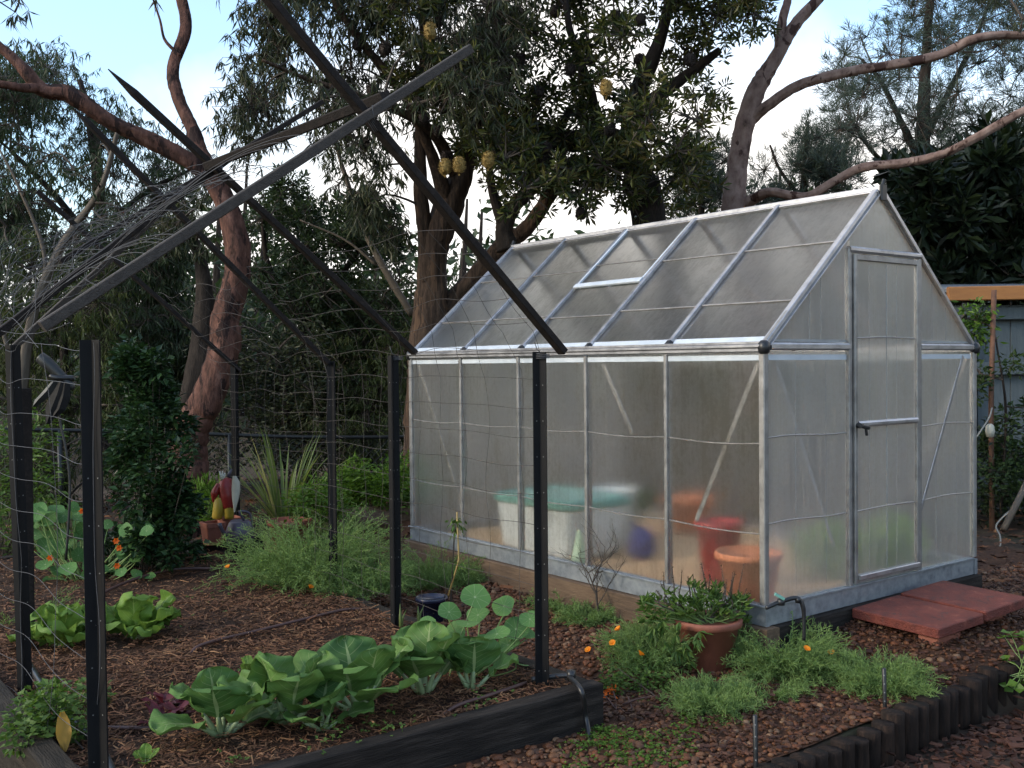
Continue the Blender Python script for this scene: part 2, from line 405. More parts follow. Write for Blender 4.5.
# ---------------------------------------------------------------- mesh building
class MB:
    def __init__(s):
        s.vs, s.fs, s.n, s.uv, s.mi = [], [], 0, {}, []

    def raw(s, v, f, mat=0, uv=None):
        v = np.asarray(v, float).reshape(-1, 3)
        f = [np.asarray(f, int)] if isinstance(f, np.ndarray) else f
        s.vs.append(v)
        for q in ([f] if isinstance(f, np.ndarray) else f):
            q = np.asarray(q, int)
            if q.ndim == 1:
                q = q[None]
            s.fs.append(q + s.n)
            s.mi.append(np.full(len(q), mat))
        if uv is not None:
            s.uv[s.n] = np.asarray(uv, float)
        s.n += len(v)
        return s

    def hexa(s, c8, mat=0):
        f = np.array([[0, 3, 2, 1], [4, 5, 6, 7], [0, 1, 5, 4], [1, 2, 6, 5], [2, 3, 7, 6], [3, 0, 4, 7]])
        return s.raw(c8, f, mat)

    def box(s, a, b, mat=0):
        (x0, y0, z0), (x1, y1, z1) = a, b
        return s.hexa([(x0, y0, z0), (x1, y0, z0), (x1, y1, z0), (x0, y1, z0), (x0, y0, z1), (x1, y0, z1), (x1, y1, z1), (x0, y1, z1)], mat)

    def beam(s, a, b, w, h, up=(0, 0, 1), mat=0, point=0, ch=.12):
        """a bar from a to b, w across, h along 'up', chamfered edges; point = length of a sharpened end at b"""
        a, b = np.asarray(a, float), np.asarray(b, float)
        d = b - a
        ln = np.linalg.norm(d)
        d = d / ln
        up = np.asarray(up, float)
        sd = np.cross(d, up)
        sd /= np.linalg.norm(sd)
        u = np.cross(sd, d)
        c = ch * min(w, h)
        W, H = w / 2, h / 2
        prof = [(-W + c, -H), (W - c, -H), (W, -H + c), (W, H - c), (W - c, H), (-W + c, H), (-W, H - c), (-W, -H + c)]
        st = [(0, 1.), (ln - point, 1.)]
        if point:
            st.append((ln, .12))
        v = []
        for t, k in st:
            for x, y in prof:
                v.append(a + d * t + sd * x * k + u * y * k)
        n = 8
        f = []
        for i in range(len(st) - 1):
            for j in range(n):
                f.append([i * n + j, i * n + (j + 1) % n, (i + 1) * n + (j + 1) % n, (i + 1) * n + j])
        s.raw(v, [np.array(f), np.array([list(range(n))[::-1]]), np.array([[(len(st) - 1) * n + j for j in range(n)]])], mat)
        return s

    def tube(s, pts, rad, n=6, mat=0, cap=True, rough=0., rg=None):
        P = np.asarray(pts, float)
        k = len(P)
        R = np.full(k, rad) if np.isscalar(rad) else np.asarray(rad, float)
        T = np.gradient(P, axis=0)
        T /= np.linalg.norm(T, axis=1)[:, None] + 1e-12
        ref = np.array([0, 0, 1.]) if abs(T[0][2]) < .9 else np.array([1., 0, 0])
        A = np.cross(T[0], ref)
        A /= np.linalg.norm(A)
        v = np.zeros((k, n, 3))
        an = np.arange(n) * 2 * math.pi / n
        for i in range(k):
            A = A - T[i] * (A @ T[i])
            A /= np.linalg.norm(A) + 1e-12
            B = np.cross(T[i], A)
            r = R[i]
            rr = r * (1 + (rough * .6 * (rg.random(n) - .5) + rough * .9 * (np.sin(3 * an + i * .13 + 1.3 * math.sin(i * .07)) * .6 + np.sin(7 * an - i * .09) * .5) if rough else 0))
            v[i] = P[i] + (np.cos(an) * rr)[:, None] * A + (np.sin(an) * rr)[:, None] * B
        i, j = np.meshgrid(np.arange(k - 1), np.arange(n), indexing='ij')
        f = np.stack([i * n + j, i * n + (j + 1) % n, (i + 1) * n + (j + 1) % n, (i + 1) * n + j], -1).reshape(-1, 4)
        fs = [f]
        if cap:
            fs += [np.array([list(range(n))[::-1]]), np.array([[(k - 1) * n + q for q in range(n)]])]
        return s.raw(v.reshape(-1, 3), fs, mat)

    def lathe(s, prof, c=(0, 0, 0), n=28, mat=0, squash=(1, 1)):
        prof = np.asarray(prof, float)
        k = len(prof)
        an = np.arange(n) * 2 * math.pi / n
        v = np.stack([np.cos(an)[None] * prof[:, :1] * squash[0] + c[0], np.sin(an)[None] * prof[:, :1] * squash[1] + c[1], np.repeat(prof[:, 1:2], n, 1) + c[2]], -1)
        i, j = np.meshgrid(np.arange(k - 1), np.arange(n), indexing='ij')
        f = np.stack([i * n + j, i * n + (j + 1) % n, (i + 1) * n + (j + 1) % n, (i + 1) * n + j], -1).reshape(-1, 4)
        return s.raw(v.reshape(-1, 3), [f, np.array([list(range(n))[::-1]]), np.array([[(k - 1) * n + q for q in range(n)]])], mat)

    def grid(s, V, mat=0, uv=None):
        """V: a x b x 3 vertices"""
        a, b = V.shape[:2]
        i, j = np.meshgrid(np.arange(a - 1), np.arange(b - 1), indexing='ij')
        f = np.stack([i * b + j, i * b + j + 1, (i + 1) * b + j + 1, (i + 1) * b + j], -1).reshape(-1, 4)
        return s.raw(V.reshape(-1, 3), f, mat, uv)

    def build(s, name, mats, parent=None, smooth=False, world=True):
        V = np.concatenate(s.vs) if s.vs else np.zeros((0, 3))
        if parent is not None and world:
            V = V - np.array(parent.location)
        me = bpy.data.meshes.new(name)
        me.vertices.add(len(V))
        me.vertices.foreach_set('co', V.astype(np.float32).ravel())
        ls = np.concatenate([f.ravel() for f in s.fs])
        cnt = np.concatenate([np.full(len(f), f.shape[1]) for f in s.fs])
        st = np.concatenate([[0], np.cumsum(cnt)[:-1]])
        me.loops.add(len(ls))
        me.loops.foreach_set('vertex_index', ls.astype(np.int32))
        me.polygons.add(len(cnt))
        me.polygons.foreach_set('loop_start', st.astype(np.int32))
        try:
            me.polygons.foreach_set('loop_total', cnt.astype(np.int32))
        except Exception:
            pass
        mats = mats if isinstance(mats, (list, tuple)) else [mats]
        for q in mats:
            me.materials.append(q)
        me.polygons.foreach_set('material_index', np.concatenate(s.mi).astype(np.int32))
        if s.uv:
            full = np.zeros((len(V), 2))
            for o, u in s.uv.items():
                full[o:o + len(u)] = u
            l = me.uv_layers.new(name='UVMap')
            l.data.foreach_set('uv', full[ls].astype(np.float32).ravel())
        me.polygons.foreach_set('use_smooth', np.full(len(cnt), bool(smooth)))
        me.update(calc_edges=True)
        o = bpy.data.objects.new(name, me)
        COL.objects.link(o)
        if parent is not None:
            o.parent = parent
        return o


def tag(o, label=None, cat=None, group=None, kind=None):
    if label:
        o['label'] = label
    if cat:
        o['category'] = cat
    if group:
        o['group'] = group
    if kind:
        o['kind'] = kind
    return o


def thing(name, loc, label, cat, group=None):
    o = bpy.data.objects.new(name, None)
    o.empty_display_size = .1
    COL.objects.link(o)
    o.location = [float(q) for q in loc]
    return tag(o, label, cat, group)


def duptree(o, loc=None, rz=None, label=None, scale=None):
    r = o.copy()
    COL.objects.link(r)
    for ch in list(o.children):
        c = ch.copy()
        COL.objects.link(c)
        c.parent = r
        for g in ch.children:
            d = g.copy()
            COL.objects.link(d)
            d.parent = c
    if loc is not None:
        r.location = [float(q) for q in loc]
    if rz is not None:
        r.rotation_euler[2] = rz
    if scale is not None:
        r.scale = (scale,) * 3
    if label:
        r['label'] = label
    return r


def unit(a):
    a = np.asarray(a, float)
    return a / (np.linalg.norm(a, axis=-1, keepdims=True) + 1e-12)


def smoothpath(P, R, sub=5):
    """Catmull-Rom through the points"""
    P, R = np.asarray(P, float), np.asarray(R, float)
    Q = np.vstack([2 * P[0] - P[1], P, 2 * P[-1] - P[-2]])
    r = np.concatenate([[R[0]], R, [R[-1]]])
    oP, oR = [], []
    for i in range(1, len(Q) - 2):
        for t in np.arange(sub) / sub:
            a, b, c, d = Q[i - 1:i + 3]
            oP.append(.5 * (2 * b + (c - a) * t + (2 * a - 5 * b + 4 * c - d) * t * t + (3 * b - a - 3 * c + d) * t ** 3))
            oR.append(r[i] * (1 - t) + r[i + 1] * t)
    oP.append(P[-1])
    oR.append(R[-1])
    return np.array(oP), np.array(oR)


def leaves(mb, P, D, L, W, mat=0, fold=.15, up=None, mid=.42):
    """many diamond leaves at once; P bases, D directions, L lengths, W widths"""
    n = len(P)
    if n == 0:
        return
    D = unit(D)
    r = rng.normal(size=(n, 3)) if up is None else np.broadcast_to(up, (n, 3)) + .35 * rng.normal(size=(n, 3))
    S = unit(np.cross(D, r))
    N = np.cross(S, D)
    L = np.broadcast_to(L, (n,))[:, None]
    W = np.broadcast_to(W, (n,))[:, None]
    sag = -N * (L * .08)
    v = np.stack([P, P + D * L * mid + S * W / 2 + N * W * fold, P + D * L + sag, P + D * L * mid - S * W / 2 + N * W * fold], 1)
    i = np.arange(n)[:, None] * 4
    mb.raw(v.reshape(-1, 3), np.hstack([i, i + 1, i + 2, i + 3]), mat)


def strips(mb, A, B, r, mat=0):
    """thin three-sided twigs from A to B"""
    n = len(A)
    if n == 0:
        return
    D = unit(B - A)
    S = unit(np.cross(D, rng.normal(size=(n, 3))))
    T = np.cross(D, S)
    r = np.broadcast_to(r, (n,))[:, None]
    ring = [S, -.5 * S + .866 * T, -.5 * S - .866 * T]
    v = np.stack([A + q * r for q in ring] + [B + q * r * .5 for q in ring], 1)
    i = np.arange(n)[:, None] * 6
    f = np.concatenate([np.hstack([i + a, i + (a + 1) % 3, i + 3 + (a + 1) % 3, i + 3 + a]) for a in range(3)])
    mb.raw(v.reshape(-1, 3), f, mat)


def rotmats(n, tilt=None, full=False):
    """random rotations: about z plus a tilt, or fully random"""
    if full:
        q = unit(rng.normal(size=(n, 4)))
        w, x, y, z = q.T
        return np.stack([np.stack([1 - 2 * (y * y + z * z), 2 * (x * y - z * w), 2 * (x * z + y * w)], -1),
                         np.stack([2 * (x * y + z * w), 1 - 2 * (x * x + z * z), 2 * (y * z - x * w)], -1),
                         np.stack([2 * (x * z - y * w), 2 * (y * z + x * w), 1 - 2 * (x * x + y * y)], -1)], 1)
    a = rng.random(n) * 2 * math.pi
    t = rng.normal(size=n) * tilt
    ca, sa, ct, st = np.cos(a), np.sin(a), np.cos(t), np.sin(t)
    z = np.zeros(n)
    return np.stack([np.stack([ca, -sa * ct, sa * st], -1), np.stack([sa, ca * ct, -ca * st], -1), np.stack([z, st, ct], -1)], 1)


def scatter(mb, tv, tf, P, R, S, mat=0):
    n, k = len(P), len(tv)
    S = np.asarray(S, float)
    if S.ndim == 1:
        S = np.repeat(S[:, None], 3, 1)
    v = np.einsum('nij,nkj->nki', R, tv[None] * S[:, None]) + P[:, None]
    f = (np.arange(n)[:, None, None] * k + tf[None]).reshape(-1, tf.shape[1])
    mb.raw(v.reshape(-1, 3), f, mat)


def ico():
    import bmesh
    bm = bmesh.new()
    bmesh.ops.create_icosphere(bm, subdivisions=2, radius=1)
    v = np.array([q.co[:] for q in bm.verts])
    f = np.array([[q.index for q in g.verts] for g in bm.faces])
    bm.free()
    return v, f


ICO = ico()


def inpoly(x, y, poly):
    c = False
    j = len(poly) - 1
    for i in range(len(poly)):
        xi, yi = poly[i]
        xj, yj = poly[j]
        if (yi > y) != (yj > y) and x < (xj - xi) * (y - yi) / (yj - yi) + xi:
            c = not c
        j = i
    return c


def fill(poly, n, d0, d1):
    """n points spread through a volume whose outline from the garden is poly, between depths d0 and d1"""
    xs, ys = [p[0] for p in poly], [p[1] for p in poly]
    out = []
    while len(out) < n:
        x, y = rng.uniform(min(xs), max(xs)), rng.uniform(min(ys), max(ys))
        if inpoly(x, y, poly):
            out.append(at(x, y, rng.uniform(d0, d1)))
    return np.array(out)


# ---------------------------------------------------------------- setting: ground sheets
def gz(x, y):
    x, y = np.asarray(x, float), np.asarray(y, float)
    z = np.full(np.broadcast(x, y).shape, -.20)
    step = np.clip((-y - .74) / .03, 0, 1)
    z = z - .13 * step
    z = z + .1 * np.clip((x - .2) / .4, 0, 1) * np.clip((y + .72) / .2, 0, 1)
    z = z + .045 * np.clip((x + .75) / .6, 0, 1) * np.clip((y + .1) / .5, 0, 1) * np.clip((1.9 - x) / .1, 0, 1)
    dist = np.hypot(x + 1, y)
    z = z - np.clip((y - 7.5) * .1, 0, 1.6) * np.clip((6 - x) / 4, 0, 1)
    z = z + np.clip((dist - 28) * .05, 0, 3.)
    return z


def wob(x, y, s, a):
    return a * (np.sin(x * s + 1.3 * np.sin(y * s * .7)) * np.cos(y * s * 1.1 + .6 * np.sin(x * s * 1.7)))


ax = np.unique(np.concatenate([np.linspace(-400, -20, 14), np.linspace(-20, -5, 31), np.linspace(-5, 6, 111), np.linspace(6, 22, 33), np.linspace(22, 400, 14)]))
ay = np.unique(np.concatenate([np.linspace(-400, -8, 14), np.linspace(-8, -1.2, 30), np.linspace(-1.2, -.5, 36), np.linspace(-.5, 6, 66), np.linspace(6, 26, 41), np.linspace(26, 400, 14)]))
X, Y = np.meshgrid(ax, ay, indexing='ij')
Zg = gz(X, Y) + wob(X, Y, 2.1, .012) + wob(X, Y, 5.3, .006)
mb = MB()
mb.grid(np.stack([X, Y, Zg], -1)[:, ::-1])
tag(mb.build('ground', K['ground'], smooth=True), kind='structure')

# gravel sheet around the greenhouse and along the bed
ax = np.linspace(-2.6, 3.2, 140)
ay = np.linspace(-.735, 4.6, 130)
X, Y = np.meshgrid(ax, ay, indexing='ij')
mb = MB()
mb.grid(np.stack([X, Y, gz(X, Y) + wob(X, Y, 2.1, .012) + wob(X, Y, 5.3, .006) + .012], -1)[:, ::-1])
tag(mb.build('gravel_bed', K['gbase'], smooth=True), kind='structure')

# soil inside the raised bed
ax = np.linspace(-2.97, -1.16, 60)
ay = np.linspace(-.02, 4.35, 140)
X, Y = np.meshgrid(ax, ay, indexing='ij')


def bz(x, y):
    return -.055 + wob(x, y, 4.3, .012) + wob(x, y, 9.7, .008) + .02 * np.clip((y - .6), 0, 1)


mb = MB()
mb.grid(np.stack([X, Y, bz(X, Y)], -1)[:, ::-1])
tag(mb.build('bed_soil', K['soil'], smooth=True), kind='structure')

mb = MB()
ax = np.linspace(.03, 1.82, 40)
ay = np.linspace(.03, 3.03, 60)
X, Y = np.meshgrid(ax, ay, indexing='ij')
mb.grid(np.stack([X, Y, .03 + wob(X, Y, 7, .008)], -1)[:, ::-1])
tag(mb.build('greenhouse_floor', K['sand'], smooth=True), kind='structure')

# pebbles
mb = MB()
n = 44000
x = rng.uniform(-2.3, 3., n)
y = rng.uniform(-.73, 3.6, n)
ok = ~((x < -1.06) & (y > -.1)) & ~((x > -.5) & (y > 2.6)) & ~((x > -.02) & (x < 1.87) & (y > -.01)) & ~((x > .1) & (y > .6)) & ~((x > 1.9) & (y > .2))
x, y = x[ok], y[ok]
s = rng.lognormal(math.log(.0085), .42, len(x))
s = np.minimum(s, .0165)
z = gz(x, y) + wob(x, y, 2.1, .012) + wob(x, y, 5.3, .006) + .014 + s * .25
S = np.stack([s * rng.uniform(.9, 1.5, len(s)), s * rng.uniform(.8, 1.1, len(s)), s * rng.uniform(.5, .8, len(s))], -1)
scatter(mb, ICO[0], ICO[1], np.stack([x, y, z], -1), rotmats(len(x), .35), S)
tag(mb.build('gravel_pebbles', K['gravel'], smooth=True), 'brown river gravel pebbles lying between the raised bed and the greenhouse', 'gravel', kind='stuff')

# straw-like mulch on the raised bed
def chips(P, Ls, Ws, tilt, curl=.2, thick=False):
    n = len(P)
    t = np.array([[-.5, -.5, 0], [-.5, .5, 0], [0, -.5, 1], [0, .5, 1], [.5, -.5, 0], [.5, .5, 0]], float)
    f = np.array([[0, 2, 3, 1], [2, 4, 5, 3]])
    S = np.stack([Ls, Ws, Ls * curl * rng.uniform(-1, 1, n)], -1)
    b = MB()
    scatter(b, t, f, P, rotmats(n, tilt), S)
    return b


n = 34000
x, y = rng.uniform(-2.93, -1.17, n), rng.uniform(0, 4.3, n) ** 1.0
y = np.where(rng.random(n) < .5, rng.uniform(0, 2.2, n), y)
keep = rng.random(n) < .45 + .9 * np.clip(.5 + wob(x * 1.0, y, 3.1, .5) + wob(y, x, 6.7, .35), 0, 1)
x, y = x[keep], y[keep]
n = len(x)
z = bz(x, y) + rng.exponential(.009, n)
R_ = rng.lognormal(math.log(.034), .5, n)
b = chips(np.stack([x, y, z], -1), R_, rng.uniform(.0018, .006, n), .5, .25)
tag(b.build('mulch_fibres', K['straw']), 'brown shredded fibre mulch spread over the raised vegetable bed', 'mulch', kind='stuff')

# bark chips on the path in front of the log edging
n = 9000
x, y = rng.uniform(-2., 2.6, n), rng.uniform(-2.0, -.83, n)
z = gz(x, y) + rng.exponential(.01, n) + .006
tv = np.array([[-.5, -.5, -.5], [.5, -.4, -.5], [.45, .5, -.5], [-.4, .45, -.5], [-.42, -.4, .5], [.5, -.5, .4], [.4, .4, .5], [-.5, .5, .4]])
tf = np.array([[0, 3, 2, 1], [4, 5, 6, 7], [0, 1, 5, 4], [1, 2, 6, 5], [2, 3, 7, 6], [3, 0, 4, 7]])
mb = MB()
L_ = rng.lognormal(math.log(.03), .4, n)
scatter(mb, tv, tf, np.stack([x, y, z], -1), rotmats(n, .35), np.stack([L_, L_ * rng.uniform(.25, .6, n), rng.uniform(.003, .008, n)], -1))
n = 6000
x, y = rng.uniform(-1.05, 3., n), np.where(rng.random(n) < .6, rng.uniform(-.72, -.04, n), rng.uniform(-.72, 3., n))
ok = ~((x > -.05) & (y > -.05) & (x < 1.9))
x, y = x[ok], y[ok]
n = len(x)
z = gz(x, y) + wob(x, y, 2.1, .012) + .026 + rng.exponential(.004, n)
L_ = rng.lognormal(math.log(.016), .45, n)
scatter(mb, tv, tf, np.stack([x, y, z], -1), rotmats(n, .4), np.stack([L_, L_ * rng.uniform(.2, .6, n), rng.uniform(.002, .005, n)], -1))
tag(mb.build('bark_chips', K['bark']), 'dark damp bark chips on the path and strewn thinly over the gravel', 'bark chips', kind='stuff')

# leaf litter on all the other ground
n = 26000
x, y = rng.uniform(-5.5, 9, n), rng.uniform(-.7, 11, n)
ok = ~((x > -3.05) & (x < -1.1) & (y > -.1) & (y < 4.4)) & ~((x > -.05) & (x < 1.9) & (y > -.05) & (y < 3.1)) & ~((x < 1.75) & (x > -3) & (y < 1.2))
x, y = x[ok], y[ok]
z = gz(x, y) + wob(x, y, 2.1, .012) + rng.exponential(.012, len(x)) + .01
L_ = rng.lognormal(math.log(.05), .4, len(x))
b = chips(np.stack([x, y, z], -1), L_, L_ * rng.uniform(.15, .4, len(x)), .35, .2)
tag(b.build('leaf_litter', K['litter']), 'reddish brown fallen leaves and bark covering the ground under the trees', 'leaf litter', kind='stuff')

# ---------------------------------------------------------------- greenhouse
GW, GL, HE, HR, BT = 1.85, 3.06, 1.292, 2.108, .087
gh = thing('greenhouse', (0, 0, 0), 'aluminium framed greenhouse with hazy clear panels, black corner caps and a closed door', 'greenhouse')
UPR = unit(V3(-(HR - HE), 0, GW / 2))      # outward normal of the left roof slope
UPL = unit(V3((HR - HE), 0, GW / 2))
mb = MB()
t_ = .03
mb.beam((0, -.02, BT / 2), (0, GL + .02, BT / 2), .03, BT, ch=.06)
mb.beam((GW, -.02, BT / 2), (GW, GL + .02, BT / 2), .03, BT, ch=.06)
mb.beam((.018, 0, BT / 2), (GW - .018, 0, BT / 2), .03, BT, ch=.06)
mb.beam((.018, GL, BT / 2), (GW - .018, GL, BT / 2), .03, BT, ch=.06)
mb.beam((.0, -.028, BT + .006), (0, GL + .028, BT + .006), .05, .01)
mb.beam((.03, 0, BT + .006), (GW - .03, 0, BT + .006), .05, .01)
mb.build('base_frame', K['steel'], gh)
for cx in (0, GW):
    for cy_ in (0, GL):
        mb = MB()
        mb.beam((cx, cy_, BT + .012), (cx, cy_, HE - .025), .034, .034, (0, 1, 0))
        mb.build('corner_post', K['frame2'], gh)
mulY = [GL * k / 5 for k in range(1, 5)]
for cx in (0, GW):
    sx = -1 if cx == 0 else 1
    for y in mulY:
        mb = MB()
        mb.beam((cx, y, BT + .012), (cx, y, HE - .028), .03, .022, (0, 1, 0))
        mb.beam((cx - sx * .022, y, BT + .012), (cx - sx * .022, y, HE - .028), .012, .012, (0, 1, 0))
        mb.build('glazing_bar', K['frame2'], gh)
    # eave beam: three-ribbed gutter profile
    mb = MB()
    for dz, w, h, ox in ((.020, .03, .012, .006), (.004, .042, .013, .012), (-.014, .036, .015, .008)):
        mb.beam((cx + sx * ox, -.004, HE + dz), (cx + sx * ox, GL + .004, HE + dz), w, h)
    mb.beam((cx - sx * .003, 0, HE), (cx - sx * .003, GL, HE), .03, .048)
    mb.build('eave_beam', K['alu'], gh)
mb = MB()
mb.beam((GW / 2, -.02, HR - .005), (GW / 2, GL + .02, HR - .005), .05, .03)
mb.beam((GW / 2 - .028, -.02, HR - .03), (GW / 2 - .028, GL + .02, HR - .03), .014, .034, UPR)
mb.beam((GW / 2 + .028, -.02, HR - .03), (GW / 2 + .028, GL + .02, HR - .03), .014, .034, UPL)
mb.build('ridge_beam', K['alu'], gh)
ROOFLEN = math.hypot(GW / 2, HR - HE)


def rp(s, y, side=0, off=0.):
    """point on the roof slope: s 0 at the eave, 1 at the ridge"""
    x = GW / 2 * s
    p = V3(x if side == 0 else GW - x, y, HE + (HR - HE) * s)
    return p + (UPR if side == 0 else UPL) * off


for side in (0, 1):
    up = UPR if side == 0 else UPL
    for k in range(6):
        y = GL * k / 5
        mb = MB()
        end = k in (0, 5)
        mb.beam(rp(.02, y, side, .008), rp(.975, y, side, .008), .032 if end else .026, .02, up)
        mb.beam(rp(.02, y, side, -.012), rp(.975, y, side, -.012), .05 if end else .046, .006, up)
        mb.build('roof_bar', K['alu'], gh)
        c = MB()
        if 0 < k < 5:
            c.beam(rp(.0, y, side, .006), rp(.035, y, side, .006), .04, .034, up, ch=.25)
            c.build('corner_cap', K['black'], gh)
    for k in range(5):
        y0, y1 = GL * k / 5 + .014, GL * (k + 1) / 5 - .014
        s1 = .48 if k == 2 and side == 0 else .985
        mb = MB()
        a, b_, c_, d_ = rp(.012, y0, side), rp(.012, y1, side), rp(s1, y1, side), rp(s1, y0, side)
        mb.raw([a, b_, c_, d_], np.array([[0, 1, 2, 3]]))
        mb.build('roof_panel', K['roof_panel'], gh)
        for s in ((.27, .64) if s1 > .5 else (.25,)):
            mb = MB()
            mb.beam(rp(s, y0, side, .004), rp(s + .004, y1, side, .004), .009, .007, up)
            mb.build('panel_joint', K['frame2'], gh)
        mb = MB()
        mb.beam(rp(.042, y0, side, .003), rp(.042, y1, side, .003), .036, .003, up)
        mb.build('edge_strip', K['tape'], gh)
# opening roof vent
vt = MB()
y0, y1 = GL * 2 / 5 + .02, GL * 3 / 5 - .02
vt.beam(rp(.49, y0 - .01, 0, .02), rp(.49, y1 + .01, 0, .02), .035, .014, UPR)
vt.beam(rp(.51, y0, 0, .014), rp(.51, y1, 0, .014), .012, .01, UPR)
vt.beam(rp(.505, y0, 0, .014), rp(.975, y0, 0, .006), .014, .014, UPR)
vt.beam(rp(.505, y1, 0, .014), rp(.975, y1, 0, .006), .014, .014, UPR)
vo = vt.build('roof_vent', K['tape'], gh)
mb = MB()
mb.raw([rp(.51, y0, 0, .01), rp(.51, y1, 0, .01), rp(.985, y1, 0, .001), rp(.985, y0, 0, .001)], np.array([[0, 1, 2, 3]]))
mb.build('vent_panel', K['roof_panel'], vo, world=True)
mb = MB()
mb.beam(rp(.66, y0, 0, .012), rp(.665, y1, 0, .012), .004, .006, UPR)
mb.build('panel_joint', K['frame2'], vo)

# long walls
for cx in (0, GW):
    for k in range(5):
        y0, y1 = GL * k / 5 + .014, GL * (k + 1) / 5 - .014
        mb = MB()
        z0, z1 = BT + .012, HE - .02
        mb.raw([(cx, y0, z0), (cx, y1, z0), (cx, y1, z1), (cx, y0, z1)], np.array([[0, 1, 2, 3]]))
        mb.build('wall_panel', K['wall_panel'], gh)
        sx = -1 if cx == 0 else 1
        for z, sag in ((.845, .012), (.425, .01)):
            mb = MB()
            yy = np.linspace(y0, y1, 7)
            mb.tube([(cx + sx * .004, q, z - sag * math.sin((q - y0) / (y1 - y0) * math.pi)) for q in yy], .0034, 5)
            mb.build('panel_joint', K['frame2'], gh)
        mb = MB()
        mb.box((cx + sx * .003 - .0012, y0, HE - .062), (cx + sx * .003 + .0012, y1, HE - .036))
        mb.build('edge_strip', K['tape'], gh)
    sx = -1 if cx == 0 else 1
    ix = cx - sx * .014
    for (ya, za), (yb, zb) in (((.03, 1.24), (.43, .44)), ((1.12, 1.24), (.88, .85)), ((3.0, 1.24), (2.46, .24))):
        mb = MB()
        mb.beam((ix, ya, za), (ix, yb, zb), .005, .026, (0, 1, 0))
        mb.build('brace', K['frame2'], gh)
# end walls
DX0, DX1, DZ = .67, 1.255, 1.765
for cy_, sy in ((0, -1), (GL, 1)):
    rail = MB()
    if sy < 0:
        for xa, xb in ((.03, DX0 - .03), (DX1 + .03, GW - .03)):
            e = MB()
            e.beam((xa, cy_ - .012, HE + .002), (xb, cy_ - .012, HE + .002), .028, .036, ch=.3)
            e.build('end_rail', K['alu'], gh)
            e = MB()
            e.box((xa, cy_ - .005, HE - .062), (xb, cy_ - .0025, HE - .036))
            e.build('edge_strip', K['tape'], gh)
            e = MB()
            e.box((xa, cy_ - .006, HE + .024), (xb, cy_ - .002, HE + .036))
            e.build('gasket', K['gasket'], gh)
            z0, z1 = BT + .012, HE - .02
            e = MB()
            e.raw([(xa - .01, cy_, z0), (xb + .01, cy_, z0), (xb + .01, cy_, z1), (xa - .01, cy_, z1)], np.array([[0, 1, 2, 3]]))
            e.build('wall_panel', K['end_panel'], gh)
            for z in (.87, .47):
                e = MB()
                xx = np.linspace(xa - .01, xb + .01, 6)
                e.tube([(q, cy_ - .004, z + .006 * math.sin(q * 9)) for q in xx], .0034, 5)
                e.build('panel_joint', K['frame2'], gh)
            # narrow stained flutes
            for q in (xa + .33 * (xb - xa), xa + .72 * (xb - xa)):
                e = MB()
                e.box((q, cy_ - .0012, BT + .05), (q + .0025, cy_ - .0006, HE - .07))
                e.build('flute', K['gasket'], gh)
        # gable panels: beside and above the door
        slope = (HR - HE) / (GW / 2)
        def gtop(x):
            return HE + slope * (x if x < GW / 2 else GW - x)
        for poly in ([(.05, HE + .03), (DX0 - .02, HE + .03), (DX0 - .02, gtop(DX0 - .02) - .02), (.05, gtop(.05) - .006)],
                     [(DX1 + .02, HE + .03), (GW - .05, HE + .03), (GW - .05, gtop(GW - .05) - .006), (DX1 + .02, gtop(DX1 + .02) - .02)],
                     [(DX0 + .0, DZ + .012), (DX1, DZ + .012), (DX1, gtop(DX1) - .02), (GW / 2, HR - .03), (DX0, gtop(DX0) - .02)]):
            e = MB()
            e.raw([(px_, cy_, pz) for px_, pz in poly], [np.array([list(range(len(poly)))])])
            e.build('gable_panel', K['end_panel'], gh)
        for q in (.34, .43, 1.42, 1.56):
            e = MB()
            e.box((q, cy_ - .0025, HE + .04), (q + .0028, cy_ - .0015, gtop(q) - .035))
            e.build('flute', K['gasket'], gh)
        for q in (DX0 - .022, DX1 + .022):
            e = MB()
            e.beam((q, cy_ - .006, BT + .012), (q, cy_ - .006, min(DZ + .02, gtop(q) - .02)), .026, .03, (0, 1, 0))
            e.build('door_post', K['frame2'], gh)
        e = MB()
        e.beam((DX0 - .03, cy_ - .014, DZ + .014), (DX1 + .03, cy_ - .014, DZ + .014), .034, .03, ch=.3)
        e.build('door_lintel', K['alu'], gh)
        # gable rafters seen from the end
        e = MB()
        e.beam((.02, cy_ - .004, HE + .025), (GW / 2, cy_ - .004, HR - .012), .02, .03, UPR)
        e.beam((GW - .02, cy_ - .004, HE + .025), (GW / 2, cy_ - .004, HR - .014), .02, .03, UPL)
        e.build('gable_frame', K['frame2'], gh)
        # black braces inside
        for (xa, za), (xb, zb) in (((1.735, 1.245), (1.304, .416)), ((.1, 1.245), (.56, .3))):
            e = MB()
            yb_ = cy_ - .006 if xa > 1 else cy_ + .02
            e.beam((xa, yb_, za), (xb, yb_, zb), .004, .02, (0, 0, 1))
            e.build('brace', K['alu'], gh)
    else:
        e = MB()
        e.raw([(0, cy_, BT), (GW, cy_, BT), (GW, cy_, HE), (GW / 2, cy_, HR - .02), (0, cy_, HE)], [np.array([[4, 3, 2, 1, 0]])])
        e.build('wall_panel', K['end_panel'], gh)
        e = MB()
        e.beam((.03, cy_, HE), (GW - .03, cy_, HE), .028, .036)
        e.build('end_rail', K['alu'], gh)
        for q in (GW / 3, GW * 2 / 3):
            e = MB()
            e.beam((q, cy_ - .02, BT), (q, cy_ - .02, 1.78), .024, .024, (0, 1, 0))
            e.build('glazing_bar', K['frame2'], gh)
